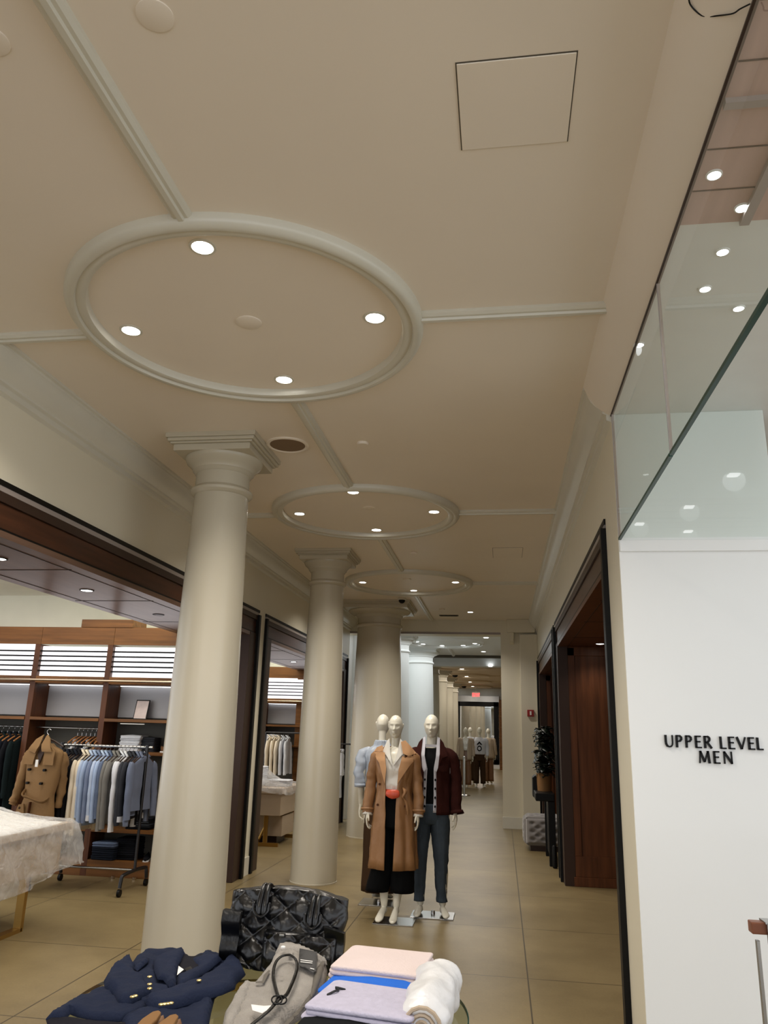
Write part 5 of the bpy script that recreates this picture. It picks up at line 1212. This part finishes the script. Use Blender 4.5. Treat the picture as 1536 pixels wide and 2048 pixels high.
# ------------------------------------------------------------------ foreground round glass table
TZ = .75; TC = (-.79, 2.88); TR = .672
gt = thing('round_table', 'round glass topped display table in the foreground', 'table', (TC[0], TC[1], 0))
obj('glass_top', lathe(B(), [(.001, TZ - .012), (TR - .004, TZ - .012), (TR - .004, TZ), (.001, TZ)], *TC, 96), 'tableglass', gt, True)
obj('glass_rim', lathe(B(), [(TR - .004, TZ - .012), (TR, TZ - .009), (TR, TZ - .003), (TR - .004, TZ)], *TC, 96, False), 'glassedge', gt, True)
obj('ring_frame', lathe(B(), [(.40, TZ - .04), (.43, TZ - .04), (.43, TZ - .012), (.40, TZ - .012), (.40, TZ - .04)], TC[0], TC[1] - .1, 64, False), 'gold', gt, True)
for k in range(4):
    a = PI / 4 + k * PI / 2; x, y = TC[0] + .41 * math.cos(a), TC[1] - .1 + .41 * math.sin(a)
    obj('leg', tube(B(), [(x, y, 0), (x, y, TZ - .03)], .014, 12), 'gold', gt, True)
def P2(pts, z, ox, oy, s, sy=None):
    out = []
    for x, y in pts:
        p = atz(ox + x * s, oy + y * (sy or s), z); out.append((p.x, p.y))
    return out
# navy blazer
K3 = (60, 1740, 440 / 1536)
bz = thing('blazer', 'navy double breasted blazer laid flat on the glass table', 'blazer', (-1.2, 2.95, TZ))
def piece(name, pts, z, th, edge, wr, m, parent, seed=0, step=.014, K=K3):
    return obj(name, pad(B(), P2(pts, z, *K), step, lambda x, y: z, th, edge, wr, 14, seed), m, parent, True, angle=60)
piece('body', [(720, 645), (800, 590), (920, 585), (1040, 575), (1130, 640), (1240, 585), (1340, 620), (1430, 640), (1350, 850), (1290, 900), (1265, 1000), (1230, 1180), (700, 1180), (640, 1060), (830, 975), (600, 900), (620, 780)], TZ + .001, .024, .022, .010, 'navy', bz, 1)
piece('left_front_panel', [(110, 1045), (250, 955), (500, 835), (640, 860), (840, 960), (740, 1035), (640, 1062), (480, 1062), (330, 1030), (280, 1010), (240, 1050), (170, 1058)], TZ + .001, .022, .02, .010, 'navy', bz, 2)
piece('back_hem', [(110, 1045), (240, 1040), (330, 1045), (620, 1075), (760, 1050), (800, 1180), (150, 1180)], TZ + .0005, .010, .02, .005, 'navydark', bz, 3)
piece('sleeve', [(695, 625), (640, 650), (560, 715), (515, 780), (520, 830), (580, 875), (610, 940), (655, 968), (760, 915), (850, 862), (800, 790), (720, 730), (740, 690)], TZ + .018, .030, .024, .010, 'navy', bz, 4)
piece('sleeve', [(1425, 630), (1480, 690), (1505, 735), (1440, 800), (1430, 835), (1340, 875), (1200, 915), (1030, 965), (900, 990), (830, 965), (800, 930), (900, 890), (1010, 860), (1180, 790), (1300, 720), (1360, 650)], TZ + .022, .029, .024, .010, 'navy', bz, 5)
piece('lining', [(1060, 585), (1130, 625), (1225, 600), (1220, 700), (1100, 745), (1020, 740)], TZ + .026, .016, .02, .003, 'navydark', bz, 6)
piece('lapel', [(860, 640), (930, 600), (1030, 570), (1070, 556), (1080, 600), (1035, 670), (1025, 760), (1020, 825), (975, 825), (930, 770), (890, 765), (865, 700)], TZ + .034, .018, .015, .004, 'navy', bz, 7)
piece('lapel', [(1120, 640), (1180, 625), (1230, 580), (1275, 605), (1340, 628), (1250, 705), (1190, 745), (1110, 800), (1030, 830), (1022, 760), (1120, 720), (1170, 690)], TZ + .034, .018, .015, .004, 'navy', bz, 8)
piece('epaulette', [(720, 690), (800, 610), (830, 590), (830, 640), (750, 708)], TZ + .034, .012, .01, .0, 'navy', bz, 9)
piece('swing_tag', [(1038, 670), (1074, 695), (1026, 735)], TZ + .050, .003, .004, 0, 'paper', bz, 10)
piece('brand_label', [(1078, 690), (1120, 672), (1135, 690), (1092, 706)], TZ + .048, .003, .004, 0, 'black', bz, 11)
for x, y, z in ((835, 750, .058), (835, 802, .058), (835, 832, .058), (715, 890, .066), (735, 884, .066), (915, 944, .066), (938, 941, .066), (962, 938, .066), (985, 934, .066), (1180, 775, .064)):
    p = atz(60 + x * K3[2], 1740 + y * K3[2], TZ + z - .004)
    o = obj('button', lathe(B(), [(.001, 0), (.008, 0), (.0085, .003), (.006, .005), (.001, .0055)], p.x, p.y, 16), 'goldbtn', bz, True)
    for v in o.data.vertices: v.co.z += p.z
# pumps
def pump(px, py, label):
    p = atz(px, py, TZ + .06); t = thing('pump_shoe', label, 'shoe', (p.x, p.y - .12, TZ + .034), .06, 'pumps on the blazer')
    rings = []
    for i in range(31):
        u = i / 30; yy = -.12 + .24 * u; w_ = .002 + .033 * max(0, 1 - u ** 3.2) ** .75 * (.66 + .34 * min(1, math.sin(PI * min(.5, u * .9 + .05))))
        h = .022 + .03 * (1 - u) + .004 * math.sin(u * 6)
        rings.append([(w_ * math.cos(a), yy, .004 + h * (.5 + .5 * math.sin(a))) for a in [2 * PI * q / 16 for q in range(16)]])
    obj('upper', loft(B(), rings), 'tan', t, True, world=False, angle=80)
    obj('insole', prism(B(), [(-.016, -.11), (.016, -.11), (.022, 0), (.014, .06), (0, .075), (-.014, .06), (-.022, 0)], 'z', .035, .052), 'kraft', t, world=False, bevel=.004)
    obj('sole', prism(B(), [(-.018, -.12), (.018, -.12), (.034, 0), (.02, .08), (0, .122), (-.02, .08), (-.034, 0)], 'z', 0, .005), 'black', t, world=False)
pump(331, 2029, 'pointed brown pump on the blazer, left one'); pump(365, 2036, 'pointed brown pump on the blazer, right one')

# black quilted bag
bg = thing('tote_bag', 'black quilted leather tote bag standing at back of the glass table', 'bag', (-.87, 3.30, TZ))
def bagmesh(wf, zf_, df, yc, x0, n=76, nv=70, px=.122, pz=.096, amp=.018, seed=0):
    rings = []
    for j in range(nv + 1):
        v = j / nv; hw = wf(v); d = df(v); r = []
        for side in (-1, 1):
            for i in range(n):
                t = (-1 + 2 * (i + .5) / n) * (1 if side < 0 else -1); x = hw * t; z = zf_(x, v)
                y = side * d * max(0, 1 - abs(t) ** 7) ** .5
                u1 = x / px + z / pz; u2 = x / px - z / pz
                pf_ = min(1, (abs(math.sin(PI * u1)) * abs(math.sin(PI * u2))) ** .36)
                w_ = noise.noise(Vector((x * 22 + z * 12, z * 30, seed))) * .005 + noise.noise(Vector((x * 55, z * 30, seed))) * .003
                e = min(1, (1 - abs(t)) * 12)
                r.append((x0 + x + (1 if t > 0 else -1) * .004 * pf_ * (1 - e), yc(v) + y + side * (amp * pf_ + w_) * e, z))
        rings.append(r)
    return loft(B(), rings, True, True)
wf = lambda v: .195 + .048 * min(1, v * 1.4) - .008 * max(0, v - .8) * 5 * .3 if v > .06 else .165 + .03 * v / .06
zb = lambda x, v: TZ + .006 + v * (.262 + .012 * math.cos(x * 9) - .045 * max(0, x) - .10 * (x * 1.2) ** 2 + .012 * abs(x))
obj('body', bagmesh(wf, zb, lambda v: .075 - .05 * v, lambda v: 3.31 + .05 * v, -.862), 'black_lthr', bg, True, angle=60)
pk = obj('front_pocket', bagmesh(lambda v: .145, lambda x, v: TZ + .012 + v * (.125 - .03 * x), lambda v: .022, lambda v: 3.222 + .03 * v, -.785, n=60, nv=40, amp=.016, seed=4), 'black_lthr', bg, True, angle=60)
for s, sx in ((-1, -1.075), (1, -.645)):
    bm = B(); patch(bm, [(sx - .03, TZ + .03), (sx + .04, TZ + .02), (sx + .045, TZ + .20), (sx - .03, TZ + .205)] if s < 0 else [(sx - .04, TZ + .03), (sx + .03, TZ + .04), (sx + .035, TZ + .15), (sx - .045, TZ + .17)], .02, lambda x, z: 3.27 + .008 * math.sin(z * 60), .03); obj('side_gusset', bm, 'black_lthr', bg, True, angle=60)
for x in (-.952, -.742):
    zt = TZ + .272 - (.03 if x > -.8 else 0)
    for dx in (-.012, .012):
        bm = B(); stube(bm, [(x + dx, 3.255, zt - .075), (x + dx, 3.262, zt - .05), (x + dx * .9, 3.285, zt - .015), (x + dx * .8, 3.315, zt + .012), (x + dx * .8, 3.35, zt + .008), (x + dx, 3.385, zt - .02), (x + dx, 3.40, zt - .06)], [(.012, .007), (.013, .010), (.012, .011), (.011, .012), (.011, .012), (.012, .010), (.012, .008)], 12, 5, True, True)
        obj('handle', bm, 'black_lthr', bg, True, angle=60)
    bm = B(); stube(bm, [(x - .032, 3.262, zt - .04), (x - .028, 3.252, zt - .065), (x, 3.246, zt - .085), (x + .028, 3.252, zt - .065), (x + .032, 3.262, zt - .04)], .006, 8, 5, True, True); obj('handle_tab', bm, 'black_lthr', bg, True)
bm = B(); box(bm, -.855, -.835, 3.19, 3.215, TZ + .136, TZ + .144); obj('clasp', bm, 'steel', bg, bevel=.002)

# grey jeans leaning on the bag
K4 = (430, 1740, 500 / 1536)
JS, JZ, JY = .20, TZ + .012, 2.67
def P3(pts, off=0, K=K4):
    out = []
    for x, y in pts:
        p = atpl(K[0] + x * K[2], K[1] + y * K[2], JZ + off, JY, JS); out.append((p.x, p.y))
    return out
jn = thing('jeans', 'pale grey denim jeans folded on the glass table against the bag', 'jeans', (-.8, 2.95, TZ))
jzf = lambda off: (lambda x, y: max(TZ + .001, JZ + off + JS * (y - JY) - .02))
def jpiece(name, pts, off, th, edge, wr, m, seed=0, step=.013, parent=None):
    return obj(name, pad(B(), P3(pts, off), step, lambda x, y: JZ + off + JS * (y - JY) - th * .6, th, edge, wr, 18, seed), m, parent or jn, True, angle=60)
jpiece('legs', [(375, 490), (400, 455), (470, 445), (560, 485), (680, 545), (692, 585), (680, 680), (640, 770), (560, 850), (470, 905), (420, 960), (400, 1080), (20, 1080), (45, 940), (65, 850), (150, 712), (190, 672), (240, 695), (265, 660), (320, 590)], 0, .040, .03, .006, 'denimgrey', 1)
jpiece('waistband', [(372, 492), (392, 452), (430, 440), (520, 455), (600, 490), (685, 540), (690, 566), (640, 562), (560, 522), (480, 492), (400, 500)], .018, .016, .012, .002, 'denimgrey', 2)
jpiece('side_seam', [(610, 620), (650, 560), (668, 545), (676, 552), (655, 640), (610, 760), (540, 850), (430, 960), (420, 940), (520, 840), (590, 745)], .022, .008, .006, .001, 'denimline', 3)
jpiece('fly_fold', [(150, 712), (190, 672), (235, 690), (215, 760), (170, 860), (120, 960), (60, 1080), (45, 940), (65, 850)], .012, .022, .015, .004, 'denimgrey', 4)
jpiece('pocket_seam', [(300, 640), (330, 610), (340, 614), (300, 690), (250, 690), (252, 680), (290, 678)], .026, .004, .004, 0, 'denimline', 5)
for q in ([(452, 478), (480, 480), (476, 520), (448, 516)], [(400, 640), (420, 640), (420, 648), (400, 648)]): jpiece('belt_loop', q, .034, .006, .005, 0, 'denimgrey', 6)
tg = jpiece('hang_tag', [(520, 478), (628, 500), (622, 618), (600, 625), (512, 580)], .034, .003, .004, 0, 'blackcard', 7)
for a, b in (((525, 548), (600, 558)), ((525, 560), (598, 568)), ((585, 600), (610, 606))):
    jpiece('printed_line', [a, b, (b[0], b[1] + 4), (a[0], a[1] + 4)], .0385, .0012, .002, 0, 'paper', 8, parent=tg)
p = Vector((*P3([(418, 478)], .036)[0], 0)); zz = JZ + .036 + JS * (p.y - JY)
o = obj('button', lathe(B(), [(.001, 0), (.0085, 0), (.0085, .004), (.006, .006), (.001, .006)], p.x, p.y, 18), 'paper', jn, True)
for v in o.data.vertices: v.co.z += zz
def jpath(pts, off): 
    r = []
    for (x, y) in pts:
        q = P3([(x, y)], off)[0]; r.append((q[0], q[1], JZ + off + JS * (q[1] - JY)))
    return r
bt = thing('belt', 'thin black leather belt looped on the grey jeans with a metal ring buckle', 'belt', (-.85, 2.95, TZ + .05))
obj('strap', stube(B(), jpath([(462, 520), (410, 530), (372, 570), (357, 640), (368, 710), (385, 770), (400, 790), (440, 765), (468, 710), (492, 650), (505, 590), (492, 545), (462, 522)], .040), [(.006, .004)] * 13, 8, 4), 'black_lthr', bt, True)
obj('strap_end', stube(B(), jpath([(395, 790), (370, 820), (330, 865), (270, 915), (215, 960), (170, 1010)], .042), [(.007, .003)] * 6, 8, 4), 'black_lthr', bt, True)
for cx_ in (380, 408):
    obj('ring_buckle', stube(B(), jpath([(cx_ + 32 * math.cos(a * PI / 6), 798 + 26 * math.sin(a * PI / 6)) for a in range(13)], .046), .0026, 8, 2), 'black', bt, True)
obj('price_tag', pad(B(), P3([(222, 826), (300, 835), (346, 832), (318, 862), (290, 880), (230, 862)], .044), .012, lambda x, y: JZ + .044 + JS * (y - JY), .003, .004), 'paper', bt)

# folded knitwear, row of stacks
def kstack(mats, px, py, ztop, rz, w_, d, h, name, label, grp, seed, lay=2):
    p = atz(px, py, ztop); n_ = len(mats)
    stack('folded_sweater', 'sweater', label, grp, mats, p.x, p.y, ztop - n_ * h, w_, d, h, rz, seed, lay, .008)
kstack(['pink'] * 4, 765, 1917, TZ + .122, -.10, .315, .28, .030, '', 'folded blush pink sweater on the glass table, %s', 'pink sweaters on the glass table', 11)
kstack(['blue'] * 3, 752, 1966, TZ + .093, -.12, .34, .27, .0305, '', 'folded cobalt blue sweater in front of the pink ones, %s', 'blue sweaters on the glass table', 21)
kstack(['lilac'] * 4, 738, 1998, TZ + .106, -.14, .34, .27, .026, '', 'folded pale lilac sweater in front of the blue ones, %s', 'lilac sweaters on the glass table', 31)
kstack(['blackknit'] * 2, 715, 2048, TZ + .075, -.10, .36, .18, .037, '', 'folded black sweater nearest the camera, %s', 'black sweaters on the glass table', 41)
for (px, py, z, nm) in ((672, 1984, .112, 'drawstring knot on the lilac sweater'),):
    p = atz(px, py, TZ + z); bm = B(); stube(bm, [(p.x - .02, p.y - .03, p.z), (p.x, p.y - .01, p.z + .006), (p.x + .006, p.y + .01, p.z + .003), (p.x - .004, p.y + .012, p.z + .009), (p.x + .022, p.y + .03, p.z)], .0035, 8, 4, True, True)
    tag(obj('drawstring', bm, 'blackcard', None, True), 'black drawstring knot lying on the topmost lilac sweater', 'cord')
p0 = atz(848, 2042, TZ + .078); p1 = atz(879, 1966, TZ + .078)
rl = thing('rolled_garment', 'white garment rolled up in clear plastic on the glass table', 'rolled cloth', ((p0.x + p1.x) / 2, (p0.y + p1.y) / 2, TZ))
d = (p1 - p0)
bm = B(); stube(bm, [p0, p0 + d * .1, p0 + d * .5, p0 + d * .85, p1, p1 + d * .10], [.066, .074, .077, .078, .073, .055], 32, 5, True, True, (.016, 16)); obj('roll', bm, 'whiteroll', rl, True, angle=180)
bm = B(); sp_ = []
dn = d.normalized(); sd = dn.cross(Vector((0, 0, 1))).normalized()
for i in range(40):
    a = i * .42; r = .058 - i * .0013; sp_.append(p0 - dn * .060 + sd * r * math.cos(a) + Vector((0, 0, 1)) * r * math.sin(a))
tube(bm, sp_, [(.006, .010)] * 40, 6); obj('spiral_end', bm, 'beige', rl, True)
